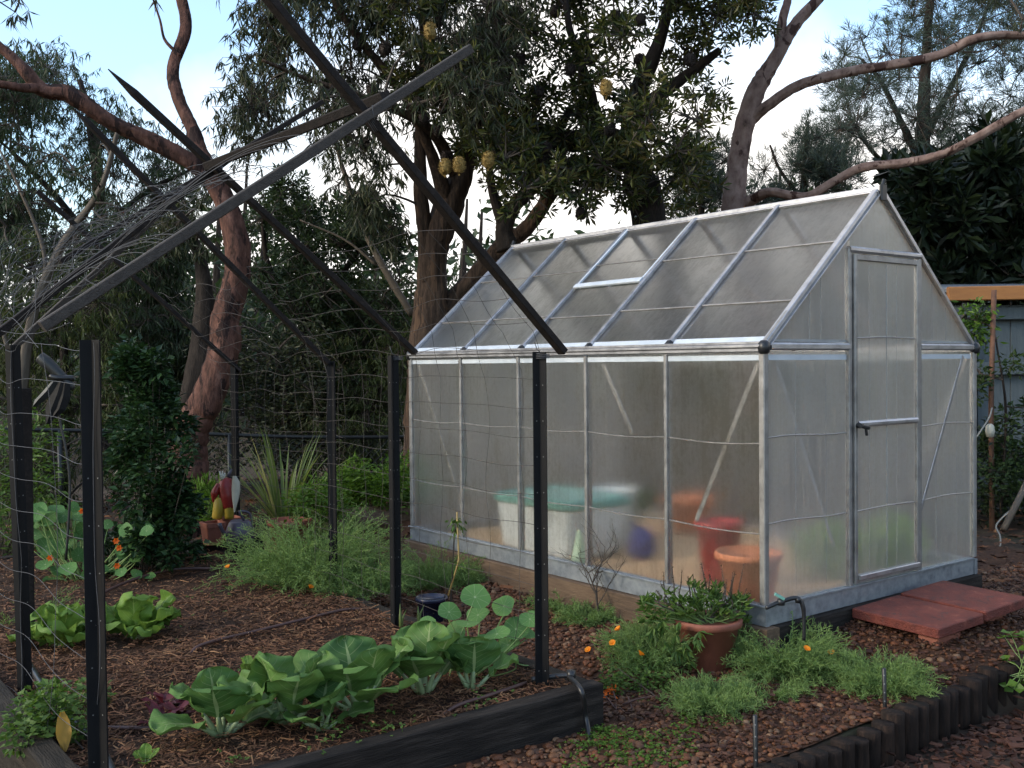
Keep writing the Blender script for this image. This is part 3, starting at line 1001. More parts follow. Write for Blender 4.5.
for cx in (0, GW):
    for cy_ in (0, GL):
        c = MB()
        sx = -1 if cx == 0 else 1
        sy = -1 if cy_ == 0 else 1
        q = V3(cx + sx * .006, cy_ + sy * .008, HE)
        c.lathe([(.0, -.034), (.02, -.032), (.028, -.02), (.03, 0), (.026, .018), (.014, .03), (0, .032)], q, 12)
        c.beam(q + V3(0, sy * .018, -.02), q + V3(0, sy * .018, .018), .034, .012, (0, 1, 0), ch=.3)
        c.build('corner_cap', K['black'], gh, smooth=True)
for cy_, sy in ((0, -1), (GL, 1)):
    c = MB()
    q = V3(GW / 2, cy_ + sy * .026, HR - .014)
    c.beam(q + V3(0, 0, -.05), q + V3(0, 0, .03), .05, .018, (0, 1, 0), ch=.35)
    c.beam(q + V3(-.008, 0, .02), q + V3(.004, -.004, .055), .024, .016, (0, 1, 0), ch=.3)
    c.build('corner_cap', K['black'], gh)
# door
dr = MB()
yd = -.018
x0, x1, z0, z1 = DX0 + .0, DX1 - .0, BT + .02, DZ - .01
for q in (x0 + .012, x1 - .012):
    dr.beam((q, yd, z0), (q, yd, z1), .024, .026, (0, 1, 0))
dr.beam((x0 + .024, yd, z1 - .014), (x1 - .024, yd, z1 - .014), .024, .028)
dr.beam((x0 + .024, yd, z0 + .02), (x1 - .024, yd, z0 + .02), .024, .04)
door = dr.build('door', K['frame2'], gh)
e = MB()
e.beam((x0 + .03, yd - .006, .905), (x1 - .024, yd - .006, .905), .03, .03, ch=.3)
e.build('mid_rail', K['alu'], door)
e = MB()
e.beam((x0 + .024, yd - .02, z0 + .03), (x1 - .02, yd - .02, z0 + .03), .012, .022, ch=.2)
e.build('kick_rail', K['alu'], door)
e = MB()
e.raw([(x0 + .02, yd + .004, z0 + .03), (x1 - .02, yd + .004, z0 + .03), (x1 - .02, yd + .004, z1 - .02), (x0 + .02, yd + .004, z1 - .02)], np.array([[0, 1, 2, 3]]))
e.build('door_panel', K['end_panel'], door)
for q, w in ((.5, .006), (.24, .0016), (.66, .0016)):
    e = MB()
    xq = x0 + (x1 - x0) * q
    e.box((xq, yd + .0005, z0 + .05), (xq + w, yd + .002, z1 - .04))
    e.build('flute', K['gasket'], door)
for zq in (1.34, .47):
    e = MB()
    e.tube([(q, yd, zq + .004 * math.sin(q * 8)) for q in np.linspace(x0 + .025, x1 - .025, 6)], .0038, 5)
    e.build('panel_joint', K['frame2'], door)
e = MB()
h0 = V3(x0 + .015, yd - .03, .9)
e.tube([h0 + V3(0, .02, 0), h0, h0 + V3(0, -.016, 0)], [.012, .014, .012], 10)
e.beam(h0 + V3(-.012, -.012, 0), h0 + V3(.05, -.016, -.012), .018, .02, ch=.3)
e.beam(h0 + V3(.03, -.012, -.008), h0 + V3(.036, -.014, -.05), .012, .014, (0, 1, 0), ch=.3)
e.build('door_handle', K['black'], door, smooth=False)

# sleepers the greenhouse stands on
for nm, a, b_, w, mt_, lb in (('timber_sleeper', (-.0, -.05, -.085), (-.0, GL + .05, -.085), .09, 'brownsl', 'brown timber sleeper under the long mesh-facing side of the greenhouse'),
                        ('timber_sleeper', (.048, 0, -.085), (GW + .02, 0, -.085), .09, 'sleeper', 'dark timber sleeper under the door end of the greenhouse'),
                        ('timber_sleeper', (GW + .0, .05, -.085), (GW, GL + .05, -.085), .09, 'brownsl', 'timber sleeper under the far long side of the greenhouse'),
                        ('timber_sleeper', (.048, GL, -.085), (GW - .05, GL, -.085), .09, 'sleeper', 'timber sleeper under the rear end of the greenhouse')):
    mb = MB()
    mb.beam(a, b_, w, .165, ch=.05)
    o = mb.build(nm, K[mt_])
    tag(o, lb, 'sleeper')

# ---------------------------------------------------------------- inside the greenhouse
def at_floor(px, py, z=.04):
    return gp(px, py, z)


# storage tub
c = V3(.38, 1.95, .04)
tub = thing('storage_tub', c, 'white plastic storage tub with a teal lid inside the greenhouse', 'tub')
def rrect(w, d, r, z, n=5):
    P = []
    for sx, sy, a0 in ((1, 1, 0), (-1, 1, 90), (-1, -1, 180), (1, -1, 270)):
        for k in range(n):
            a = math.radians(a0 + 90 * k / (n - 1))
            P.append((sx * (w / 2 - r) + r * math.cos(a), sy * (d / 2 - r) + r * math.sin(a), z))
    return np.array(P)


def loft(rings, mb=None, mat=0):
    mb = mb or MB()
    k, n = len(rings), len(rings[0])
    i, j = np.meshgrid(np.arange(k - 1), np.arange(n), indexing='ij')
    f = np.stack([i * n + j, i * n + (j + 1) % n, (i + 1) * n + (j + 1) % n, (i + 1) * n + j], -1).reshape(-1, 4)
    return mb.raw(np.concatenate(rings), [f, np.array([list(range(n))[::-1]]), np.array([[(k - 1) * n + q for q in range(n)]])], mat)


loft([rrect(.42, .66, .05, 0), rrect(.44, .68, .06, .02), rrect(.48, .74, .06, .3)]).build('body', K['whitepl'], tub, smooth=False, world=False)
loft([rrect(.5, .76, .07, .3), rrect(.52, .78, .07, .31), rrect(.52, .78, .07, .345), rrect(.46, .72, .06, .36), rrect(.44, .70, .05, .352)]).build('lid', K['teal'], tub, world=False)


def pot(name, loc, label, r, h, mat, rim=.018, cat='pot', soil=True, taper=.72, squash=(1, 1)):
    p = thing(name, loc, label, cat)
    mb = MB()
    mb.lathe([(r * taper * .9, 0), (r * taper, .006), (r * .95, h * .86), (r * 1.0, h * .861), (r * 1.06, h * .87), (r * 1.07, h * .97), (r * 1.04, h), (r * .95, h), (r * .92, h * .93)], (0, 0, 0), 36, squash=squash)
    mb.build('body', K[mat], p, smooth=True, world=False)
    if soil:
        mb = MB()
        mb.lathe([(r * .915, h * .87), (r * .6, h * .91), (.001, h * .92)], (0, 0, 0), 24)
        mb.build('potting_soil', K['soil'], p, smooth=True, world=False)
    return p


big = V3(.205, .27, .035)
pot('terracotta_pot', big, 'large orange terracotta pot behind the corner panel inside the greenhouse', .155, .25, 'terra2')
bk = V3(.42, .66, .04)
pot('bucket', bk, 'tall red bucket behind the large orange pot inside the greenhouse', .12, .33, 'redpl', cat='bucket', taper=.8)
p2 = V3(1.5, 1.95, .04)
pot('terracotta_pot', p2, 'smaller terracotta pot at the far wall inside the greenhouse', .17, .24, 'terra2')
p3 = V3(.8, 1.95, .04)
bs = thing('laundry_basket', p3, 'white slatted basket behind the pale green cone inside the greenhouse', 'basket')
mb = MB()
mb.lathe([(.12, 0), (.125, .01), (.15, .32), (.165, .325), (.165, .35), (.15, .35), (.14, .33)], (0, 0, 0), 28)
mb.build('body', K['whitepl'], bs, smooth=False, world=False)
mb = MB()
for k in range(24):
    a = k * math.pi / 12
    mb.tube([(.128 * math.cos(a), .128 * math.sin(a), .03), (.15 * math.cos(a), .15 * math.sin(a), .3)], .006, 5)
mb.build('slats', K['cream'], bs, world=False)
cn = V3(.13, 1.46, .04)
cone_ = MB()
cone_.lathe([(.07, 0), (.07, .015), (.05, .02), (.012, .2), (.004, .21)], cn, 20)
tag(cone_.build('plant_cloche', K['limepl'], smooth=False), 'pale green plastic cone just inside the long greenhouse wall', 'cloche')
pb = V3(.55, 1.4, .04)
mb = MB()
pv = ICO[0] * (1 + .25 * rng.random((len(ICO[0]), 1)))
mb.raw(pv * V3(.075, .075, .09) + pb + V3(0, 0, .085), ICO[1])
mb.tube([pb + V3(0, 0, .16), pb + V3(-.02, .02, .2), pb + V3(-.06, .02, .21)], .012, 6)
tag(mb.build('purple_bag', K['purple'], smooth=False), 'small purple bundled bag on the greenhouse floor', 'bag')


# generic bush made of small leaves
def bush(name, loc, label, cat, cl, style='shrub', mat='weed', n=900, L=.05, W=.022, stems=8, group=None, stemmat='twig', fol='foliage'):
    """cl: list of (centre, radius) clumps in world space"""
    b = thing(name, loc, label, cat, group)
    mb = MB()
    tot = sum(r ** 2 for _, r in cl)
    loc = np.asarray(loc, float)
    for c, r in cl:
        k = max(8, int(n * r * r / tot))
        d = unit(rng.normal(size=(k, 3)))
        P = np.asarray(c) + d * (r * rng.random((k, 1)) ** .45)
        P[:, 2] = np.maximum(P[:, 2], loc[2] + .01)
        if style == 'droop':
            D = d * .5 + rng.normal(size=(k, 3)) * .35 + V3(0, 0, -.7)
            leaves(mb, P, D, L * rng.uniform(.6, 1.2, k), W * rng.uniform(.7, 1.2, k), 0)
        elif style == 'up':
            D = d * .5 + rng.normal(size=(k, 3)) * .4 + V3(0, 0, .8)
            leaves(mb, P, D, L * rng.uniform(.6, 1.2, k), W * rng.uniform(.7, 1.2, k), 0)
        else:
            D = d + rng.normal(size=(k, 3)) * .7
            D[:, 2] *= .45
            leaves(mb, P, D, L * rng.uniform(.6, 1.25, k), W * rng.uniform(.7, 1.25, k), 0, up=V3(0, 0, 1))
        ns = max(1, int(stems * r * r / tot))
        idx = rng.integers(0, k, ns)
        A = np.repeat(loc[None] + rng.normal(size=(len(idx), 3)) * V3(.05, .05, 0), 1, 0)
        strips(mb, A, P[idx], .0035, 1)
    mb.build(fol, [K[mat], K[stemmat]], b)
    return b


gw = gp(905, 565, .04)
gw = V3(1.45, .55, .04)
bush('seedling_clump', gw, 'pale green seedlings in the door corner inside the greenhouse', 'seedlings', [(gw + V3(dx, dy, .1), .15) for dx, dy in ((-.5, -.1), (-.35, -.15), (-.1, -.2), (.12, -.25), (.25, -.1), (-.2, 0))], 'up', 'lushseed', 1500, .09, .018)
tp = p2 + V3(.0, 0, .24)
bush('potted_seedling', p3 + V3(.32, .1, 0), 'small leafy green seedling beside the white basket in the greenhouse', 'plant', [(p3 + V3(.32, .1, .2), .1)], 'up', 'weed', 160, .07, .02)

# ---------------------------------------------------------------- raised bed
BX0, BX1, BY0, BY1 = -3.0, -1.12, -.05, 4.4
bed = thing('raised_bed', (-2.06, 0, -.2), 'dark timber edged raised vegetable bed under the stake frame', 'garden bed')
mb = MB()
mb.beam((BX0 - .03, BY0, -.118), (BX1 + .03, BY0, -.118), .075, .175, ch=.06)
fb = mb.build('front_board', K['sleeper'], bed)
mb = MB()
mb.beam((BX1, BY0 + .04, -.12), (BX1, BY1, -.12), .07, .165, ch=.06)
mb.build('side_board', K['sleepery'], bed)
mb = MB()
mb.beam((BX0, BY0 + .04, -.10), (BX0, BY1, -.10), .09, .2, ch=.06)
o = mb.build('side_board', K['sleepery'], bed)
mb = MB()
mb.beam((BX0 + .047, BY1, -.115), (BX1 - .037, BY1, -.115), .075, .18, ch=.06)
mb.build('back_board', K['sleeper'], bed)
# offcut plank lying against the front board
mb = MB()
mb.beam(gp(450, 762, -.19) + V3(0, 0, .012), gp(565, 722, -.19) + V3(.0, 0, .05), .085, .025, (0, .5, 1))
tag(mb.build('timber_offcut', K['paleedge']), 'grey timber offcut lying against the front board of the bed', 'plank')


# ---------------------------------------------------------------- star pickets
def picket(x, y, z0, z1, rz, label, lean=(0, 0), fin=.03):
    p = thing('star_picket', (x, y, z0), label, 'fence post', 'black star pickets round the vegetable bed')
    mb = MB()
    h = z1 - z0 + .35
    for k, w in ((0, fin), (1, fin), (2, fin)):
        a = k * 2 * math.pi / 3
        d = V3(math.cos(a), math.sin(a), 0)
        s = V3(-math.sin(a), math.cos(a), 0)
        t = .0035
        c8 = [d * .0015 - s * t, d * w - s * t * .7, d * w + s * t * .7, d * .0015 + s * t]
        top = [q + V3(lean[0], lean[1], h - .35) for q in c8]
        bot = [q - V3(lean[0], lean[1], h) * .0 + V3(0, 0, -.35) for q in c8]
        mb.hexa(bot + top)
    o = mb.build('shaft', K['picket'], p, world=False)
    hb = MB()
    q = V3(math.cos(0), math.sin(0), 0)
    for k in range(9):
        zz = .08 + k * .14
        if zz > z1 - z0:
            break
        f = zz / (z1 - z0)
        for a in (0, 2 * math.pi / 3, 4 * math.pi / 3):
            d = V3(math.cos(a), math.sin(a), 0)
            s = V3(-math.sin(a), math.cos(a), 0)
            for sg in (1, -1):
                c = d * fin * .55 + s * sg * .0042 + V3(lean[0] * f, lean[1] * f, zz)
                hb.beam(c - s * sg * .001, c + s * sg * .0006, .004, .004, (0, 0, 1), ch=.3)
    hb.build('hole_light_dots', K['spot'], p, world=False)  # raised pale dots imitate light showing through the picket's holes
    p.rotation_euler[2] = rz
    return p


FR = YAW
picket(-1.27, .07, -.06, 1.27, -.65 + math.pi / 2, 'black star picket at the timber corner nearest the greenhouse')
picket(-1.26, 1.2, -.06, 1.27, -.2, 'black star picket crossing the left edge of the greenhouse, second on that side')
picket(-1.08, 2.17, -.06, 1.25, .5, 'black star picket standing in front of the large feathery plant')
picket(-.93, 3.94, -.06, 1.24, .3, 'black star picket beside the painted bird, farthest on the greenhouse side')
picket(-2.93, .1, -.3, 1.305, -.65 + math.pi / 2, 'tall black star picket in the left foreground, nearest the camera', (-.015, 0), fin=.034)
picket(-2.885, 1.28, -.05, 1.315, .2, 'black star picket at the left edge of the picture behind the nearest one', (-.03, 0))
# plain timber post
wp = MB()
wp.beam((-2.68, 2.2, -.1), (-2.675, 2.2, 1.13), .05, .05, (0, 1, 0))
tag(wp.build('timber_post', K['stake']), 'short weathered timber post behind the left pickets', 'fence post')


# ---------------------------------------------------------------- stakes of the pitched frame
def stake(a, b, label, w=.048, h=.03, point=.0, mat='stake', up=(0, 1, 0)):
    o = MB()
    o.beam(a, b, w, h, up, 0, point, .1)
    o = o.build('timber_stake', K[mat])
    return tag(o, label, 'stake', 'timber stakes of the pitched frame')


def ext(a, b, s0=0., s1=0.):
    d = b - a
    return a - d * s0, b + d * s1


a, b_ = ext(wy(563, 352, .07), wy(270, 0, .07), 0, .12)
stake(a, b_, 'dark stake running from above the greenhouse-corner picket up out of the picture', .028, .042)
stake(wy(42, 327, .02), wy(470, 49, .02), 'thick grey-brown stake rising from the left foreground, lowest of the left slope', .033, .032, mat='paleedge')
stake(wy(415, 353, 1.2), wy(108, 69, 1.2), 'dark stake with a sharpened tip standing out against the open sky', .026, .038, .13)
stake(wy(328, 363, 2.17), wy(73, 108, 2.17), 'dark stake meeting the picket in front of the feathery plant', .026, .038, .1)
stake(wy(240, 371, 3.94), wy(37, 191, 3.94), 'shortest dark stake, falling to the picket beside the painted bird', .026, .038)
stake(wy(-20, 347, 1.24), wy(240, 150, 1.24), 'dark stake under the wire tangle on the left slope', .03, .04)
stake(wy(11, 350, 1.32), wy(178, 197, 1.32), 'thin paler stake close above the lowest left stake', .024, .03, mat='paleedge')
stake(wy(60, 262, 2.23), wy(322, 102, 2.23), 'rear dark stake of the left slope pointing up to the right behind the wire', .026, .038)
stake(wy(208, 166, 1.16), wy(386, 96, .12), 'ridge stake lying on the crossings with its cut end against the leaves', .036, .05)


# ---------------------------------------------------------------- wire netting
def netting(name, label, prof, ys, ny, mat, wavy=.02, rad=.0013, seed=1, skip=.0, hstep=1):
    """prof: list of (x, z) up the wall and over the slope; ys: extent along the bed"""
    g = np.random.default_rng(seed)
    prof = np.array(prof, float)
    seg = np.linalg.norm(np.diff(prof, axis=0), axis=1)
    cum = np.concatenate([[0], np.cumsum(seg)])
    tot = cum[-1]

    def pr(s, y):
        x = np.interp(s, cum, prof[:, 0])
        z = np.interp(s, cum, prof[:, 1])
        w = wavy * (1 + 1.5 * (s > cum[min(2, len(cum) - 1)]))
        return V3(x + w * math.sin(y * 5.1 + s * 4 + seed) * .7, y + w * .9 * math.sin(s * 9 + y * 3.7), z + w * .6 * math.sin(y * 7.3 + s * 2.2))
    mb = MB()
    nh = int(tot / .115)
    for k in range(nh + 1):
        s = tot * k / nh
        yy = np.linspace(ys[0], ys[1], int((ys[1] - ys[0]) / .05))
        mb.tube([pr(s + .004 * math.sin(q * 11 + k), q) for q in yy], rad * .85, 4, cap=False)
    for k in range(ny + 1):
        y = ys[0] + (ys[1] - ys[0]) * k / ny
        ss = np.linspace(0, tot, int(tot / .05))
        dr_ = g.normal() * .02
        mb.tube([pr(s, y + dr_ * math.sin(s * 2) + .012 * math.sin(s * 13 + k * 2.1)) for s in ss], rad * .78, 4, cap=False)
    o = mb.build(name, K[mat], smooth=True)
    return tag(o, label, 'wire netting', 'wire netting of the vegetable bed')


netting('wire_netting', 'square wire netting on the greenhouse side of the bed bending over at the top', [(-1.24, -.02), (-1.235, .6), (-1.235, 1.2), (-1.27, 1.36), (-1.42, 1.55), (-1.62, 1.74)], (.1, 2.1), 11, 'darkwire', .009, .0014, 3)
netting('wire_netting', 'netting behind the feathery plant between the two rear pickets', [(-1.02, -.02), (-1.0, .6), (-1.02, 1.22), (-1.2, 1.42), (-1.5, 1.7)], (2.2, 3.95), 10, 'darkwire', .02, .0015, 5)
netting('wire_netting', 'loose netting strung along the left pickets', [(-2.95, -.02), (-2.93, .5), (-2.95, 1.3)], (.1, 3.2), 6, 'wire', .016, .0013, 8)
# tangle draped over the left slope
mb = MB()
g = np.random.default_rng(12)
for k in range(34):
    y0 = g.uniform(.9, 3.1)
    dy = g.normal() * .5
    hump = g.uniform(.0, .12) + (.1 if g.random() < .3 else 0)
    s0, s1 = g.uniform(-.12, .35), g.uniform(.6, 1.03)
    ph = g.uniform(0, 6)
    pts = []
    for t in np.linspace(0, 1, 26):
        s = s0 + (s1 - s0) * t
        x = -2.95 + s * .95
        z = 1.3 + s * .8
        bu = hump * math.sin(math.pi * t) + .018 * math.sin(t * 17 + ph)
        pts.append(V3(x - bu * .7, y0 + dy * t + .03 * math.sin(t * 11 + ph), z + bu * .75 + .02))
    mb.tube(pts, .0011, 4, cap=False)
for k in range(26):
    s = g.uniform(-.05, 1.)
    ph = g.uniform(0, 6)
    hump = g.uniform(0, .1)
    ya, yb = g.uniform(.5, 1.6), g.uniform(2.0, 3.6)
    pts = []
    for t in np.linspace(0, 1, 30):
        bu = hump * math.sin(math.pi * t) + .025 * math.sin(t * 13 + ph)
        q = s + .08 * math.sin(t * 5 + ph)
        pts.append(V3(-2.95 + q * .95 - bu * .6, ya + (yb - ya) * t, 1.32 + q * .8 + bu * .8))
    mb.tube(pts, .0011, 4, cap=False)
for k in range(10):      # stray loops springing up over the front stakes
    ph = g.uniform(0, 6)
    s0 = g.uniform(.15, .8)
    pts = []
    for t in np.linspace(0, 1, 22):
        a_ = t * math.pi
        pts.append(V3(-2.95 + (s0 + .16 * math.cos(a_)) * .95, .4 + .9 * t + .05 * math.sin(ph + t * 6), 1.32 + (s0 + .16 * math.cos(a_)) * .8 + .1 * math.sin(a_)))
    mb.tube(pts, .0013, 4, cap=False)
tag(mb.build('wire_tangle', K['wire'], smooth=True), 'tangled springy roll of wire draped over the left slope of stakes', 'wire netting')

def tie(c, ax_, r, label):
    c, ax_ = np.asarray(c, float), unit(ax_)
    A_ = unit(np.cross(ax_, V3(.2, .5, .8)))
    B_ = np.cross(ax_, A_)
    P = [c + A_ * r * math.cos(q) + B_ * r * math.sin(q) * 1.1 + ax_ * (.006 * q / 6.28 - .01) for q in np.linspace(0, 6.28 * 3.2, 46)]
    P += [P[-1] + A_ * .02 + V3(0, 0, .015), P[-1] + A_ * .03 + V3(0, 0, .045)]
    mb = MB()
    mb.tube(P, .0016, 5)
    tag(mb.build('wire_tie', K['wire'], smooth=True), label, 'wire tie')


tie(wy(371, 122, .05), RT + UP * .6, .034, 'wire tie round the crossing of the two nearest stakes')
tie(wy(217, 162, 1.18), RT + UP * .6, .034, 'wire tie round the stakes crossing in front of the red gum')
tie(wy(542, 356, .07), V3(0, 0, 1), .03, 'wire tie at the top of the picket nearest the greenhouse')
tie(wy(397, 358, 1.2), V3(0, 0, 1), .03, 'wire tie at the top of the picket crossing the greenhouse edge')
# ---------------------------------------------------------------- pipes in the bed
def pipe(name, pts, r, mat, label, cat='pipe'):
    P, R = smoothpath(pts, [r] * len(pts), 6)
    mb = MB()
    mb.tube(P, R, 8)
    return tag(mb.build(name, K[mat], smooth=True), label, cat)


def bp_(px, py, dz=.012):
    p = gp(px, py, -.05)
    p[2] = bz(p[0], p[1]) + dz
    return p


pipe('drip_pipe', [bp_(88, 606, .0), bp_(105, 596, .02), bp_(140, 585, .03), bp_(180, 577, .03), bp_(222, 572, .01)], .009, 'drip', 'brown drip pipe at the back of the mulched bed near the nasturtiums')
pipe('drip_pipe', [bp_(190, 659, .0), bp_(205, 654, .02), bp_(260, 638, .03), (bp_(310, 626, .03)), bp_(345, 617, .02), bp_(375, 612, .0)], .008, 'drip', 'brown drip pipe crossing the middle of the mulched bed')
pipe('drip_pipe', [bp_(60, 722, .01), bp_(95, 727, .015), bp_(140, 727, .015), bp_(172, 722, .0)], .008, 'drip', 'short brown drip pipe beside the nearest picket')
pipe('drip_pipe', [bp_(440, 714, .0), bp_(458, 707, .018), bp_(492, 698, .02), bp_(526, 687, .01)], .008, 'drip', 'brown drip pipe in front of the bok choy row')
pipe('supply_pipe', [bp_(30, 672, .02), bp_(44, 695, .03), bp_(68, 722, .03), bp_(100, 756, .03), bp_(116, 790, .03)], .014, 'black', 'fat black water pipe along the left edge of the bed')
c0 = V3(-1.2, -.0, -.02)
mb = MB()
P, R = smoothpath([c0 + V3(-.1, .1, .0), c0 + V3(-.03, .05, .012), c0 + V3(.02, -.0, .018), gp(570, 681, -.02) + V3(0, 0, .015), gp(578, 690, -.02) + V3(0, -.02, .0), gp(586, 722, -.15) + V3(0, -.0, .02), gp(590, 742, -.2)], [.011] * 7, 6)
mb.tube(P, R, 8)
mb.lathe([(0, -.02), (.017, -.02), (.019, 0), (.017, .02), (0, .02)], c0 + V3(.02, 0, .018), 10)
tag(mb.build('corner_pipe', K['black'], smooth=True), 'black pipe with an elbow bending down over the bed corner', 'pipe')

# tap fitting by the greenhouse corner
tf_ = thing('irrigation_tap', at(803, 618, 4.1), 'black irrigation riser with a small green tap beside the greenhouse corner', 'tap')
mb = MB()
P, R = smoothpath([at(804, 640, 4.1), at(804, 622, 4.1), at(803, 607, 4.1), at(797, 598, 4.1), at(780, 602, 4.08), at(766, 608, 4.06)], [.007, .007, .009, .009, .009, .008], 5)
mb.tube(P, R, 10)
mb.lathe([(0, -.012), (.011, -.011), (.012, 0), (.011, .011), (0, .012)], at(798, 600, 4.1), 10)
mb.lathe([(0, -.014), (.015, -.012), (.016, 0), (.015, .012), (0, .014)], at(781, 602, 4.08), 10)
mb.build('pipe', K['black'], tf_, smooth=True)
mb = MB()
mb.beam(at(784, 599, 4.07), at(775, 594, 4.07), .016, .012)
mb.build('valve', K['teal'], tf_)
for px_, pt, pb_, lb in ((756, 716, 775, 'dark perforated sprinkler stake in the gravel near the bottom edge'), (885, 669, 712, 'dark perforated sprinkler stake in front of the right feathery clump')):
    p0 = gp(px_, pb_, -.19)
    d = (p0 - CAM) @ FW
    p1 = at(px_ - 1, pt, d)
    sk = thing('sprinkler_stake', p0, lb, 'sprinkler', 'perforated sprinkler stakes in the gravel')
    mb = MB()
    mb.tube([p0 - V3(0, 0, .03), p0, p1, p1 + V3(0, 0, .004)], [.008, .008, .009, .006], 8)
    mb.build('tube', K['black'], sk, smooth=True)
    for k in range(4):
        q = p0 + (p1 - p0) * (.25 + .2 * k)
        mb = MB()
        nrm = unit(CAM - q)
        mb.tube([q + nrm * .0075, q + nrm * .0098], .0028, 6)
        mb.build('hole', K['spot'], sk)

# ---------------------------------------------------------------- vegetables
def blade(mb, base, az, el, L, W, curve, cup=.25, ruf=.03, shape='round', nx=9, ny=9, seed=0, start=.0, twist=0.):
    """one broad leaf; UV x across -1..1, y along 0..1"""
    g = np.random.default_rng(seed)
    t = np.sin(np.linspace(0, 1, ny) * math.pi / 2) if shape == 'round' else np.linspace(0, 1, ny)
    e = el - curve * t ** 1.3
    st = L * np.diff(t)
    hx = np.concatenate([[0], np.cumsum(np.cos((e[1:] + e[:-1]) / 2) * st)])
    hz = np.concatenate([[0], np.cumsum(np.sin((e[1:] + e[:-1]) / 2) * st)])
    if shape == 'round':
        q_ = np.clip((t - .52) / .4802, 0, 1)
        s_ = np.clip(t / .52, 0, 1)
        w = (.3 + .7 * (s_ * s_ * (3 - 2 * s_)) ** .8) * np.sqrt(np.maximum(0, 1 - q_ ** 2.3))
    elif shape == 'strap':
        w = np.clip(1 - t ** 3, .03, 1)
    else:
        w = np.sin(np.clip(t * .92 + .06, 0, 1) * math.pi) ** .8
    w = w / w.max() * W / 2
    u = np.linspace(-1, 1, nx)
    d = V3(math.cos(az), math.sin(az), 0)
    s = V3(-math.sin(az), math.cos(az), 0)
    ph = g.uniform(0, 6, 4)
    V = np.zeros((ny, nx, 3))
    for i in range(ny):
        nrm = -d * math.sin(e[i]) + V3(0, 0, 1) * math.cos(e[i])
        for j in range(nx):
            r_ = ruf * abs(u[j]) ** 1.5 * (math.sin(t[i] * 14 + ph[0] + (0 if u[j] > 0 else 2.1)) + .6 * math.sin(t[i] * 25 + ph[1])) + ruf * max(0, t[i] - .6) * 2.2 * math.sin(u[j] * 7 + ph[2])
            rr = ruf * .35 * math.sin(t[i] * 9 + ph[2]) * math.sin(u[j] * 5 + ph[3])
            k = 1 + .03 * math.sin(t[i] * 17 + ph[1] + 2 * np.sign(u[j])) * (abs(u[j]) > .9) * (ruf > 0)
            tip = 0.
            V[i, j] = np.asarray(base) + d * (hx[i] + tip * math.cos(e[i])) + V3(0, 0, hz[i] + tip * math.sin(e[i])) + s * (u[j] * w[i] * k * (1 - .12 * cup * abs(u[j]))) + nrm * (cup * w[i] * u[j] ** 2 * (1 - .6 * t[i]) + r_ + rr)
    UV = np.stack([np.broadcast_to(u[None], (ny, nx)), np.broadcast_to(t[:, None], (ny, nx))], -1).reshape(-1, 2)
    mb.grid(V[:, ::-1] if False else V, 0, UV)
    return V


def stalk(mb, base, az, el, L, w0, w1, mat=0):
    d = V3(math.cos(az) * math.cos(el), math.sin(az) * math.cos(el), math.sin(el))
    P = [np.asarray(base) + d * L * t for t in (0, .35, .7, 1.)]
    mb.tube(P, [w0, w0 * .8 + w1 * .2, w0 * .4 + w1 * .6, w1], 7, mat)
    return P[-1]


def choy(px, py, sc, seed, label, n=9, flop=1.0, cat='bok choy', name='bok_choy', mat='choy', ruf=.01, stk=.1, Ll=.185, Wl=.235, z=None, el0=1.42, spread=(.25, 1.25), clear=0.):
    g = np.random.default_rng(seed)
    c = gp(px, py, -.05)
    c[2] = bz(c[0], c[1]) - .005
    p = thing(name, c, label, cat, 'leafy vegetables in the raised bed')
    lf, st = MB(), MB()
    for k in range(n):
        f = k / max(1, n - 1)
        az = k * 2.4 + g.uniform(-.3, .3) + seed * 1.7
        el = el0 - (spread[0] + f * spread[1]) * .6 * flop + g.uniform(-.1, .1)
        b0 = c + V3(math.cos(az), math.sin(az), 0) * .012 * sc
        e = stalk(st, b0, az, el, stk * sc * g.uniform(.8, 1.15), .013 * sc, .007 * sc)
        blade(lf, e - V3(0, 0, .003), az + g.uniform(-.25, .25), el, Ll * sc * g.uniform(.8, 1.1), Wl * sc * g.uniform(.85, 1.12), (.15 + f * .8) * flop * g.uniform(.7, 1.25), .22, ruf * sc, 'round', 15, 18, int(g.integers(1e6)))
    lf.build('leaves', K[mat], p, smooth=True)
    st.build('stalks', K['stem'], p, smooth=True)
    return p


choy(222, 732, .95, 1, 'bok choy with drooping leaves at the left end of the row', 8, 1.0)
choy(289, 724, 1., 2, 'bok choy with an upright cupped leaf, second from the left in the row', 7, .75)
choy(358, 708, 1.12, 3, 'largest bok choy, its broad lower leaves spread over the mulch', 8, .95)
choy(424, 694, .95, 4, 'upright bok choy standing left of the nasturtium leaves', 7, .7)
choy(472, 689, .85, 5, 'small bok choy with a thick pale stalk in front of the nasturtium', 6, .7)
choy(322, 728, .7, 14, 'low dark bok choy half hidden between its larger neighbours', 5, 1.2)
choy(62, 648, 1.0, 6, 'light green lettuce behind the left wire, leftmost of the pair', 12, .9, 'lettuce', 'lettuce', 'lettuce', .02, .04, .18, .17)
choy(138, 640, 1.0, 7, 'light green lettuce right of the nearest black picket', 12, .95, 'lettuce', 'lettuce', 'lettuce', .02, .04, .19, .18)
choy(145, 766, .25, 8, 'tiny green seedling at the bottom edge beside the nearest picket', 6, .8, 'seedling', 'seedling', 'lettuce', .006, .08, .2, .17)
choy(250, 680, .32, 9, 'small pale seedling in the mulch behind the bok choy row', 5, .6, 'seedling', 'seedling', 'lettuce', .006, .1, .2, .16)

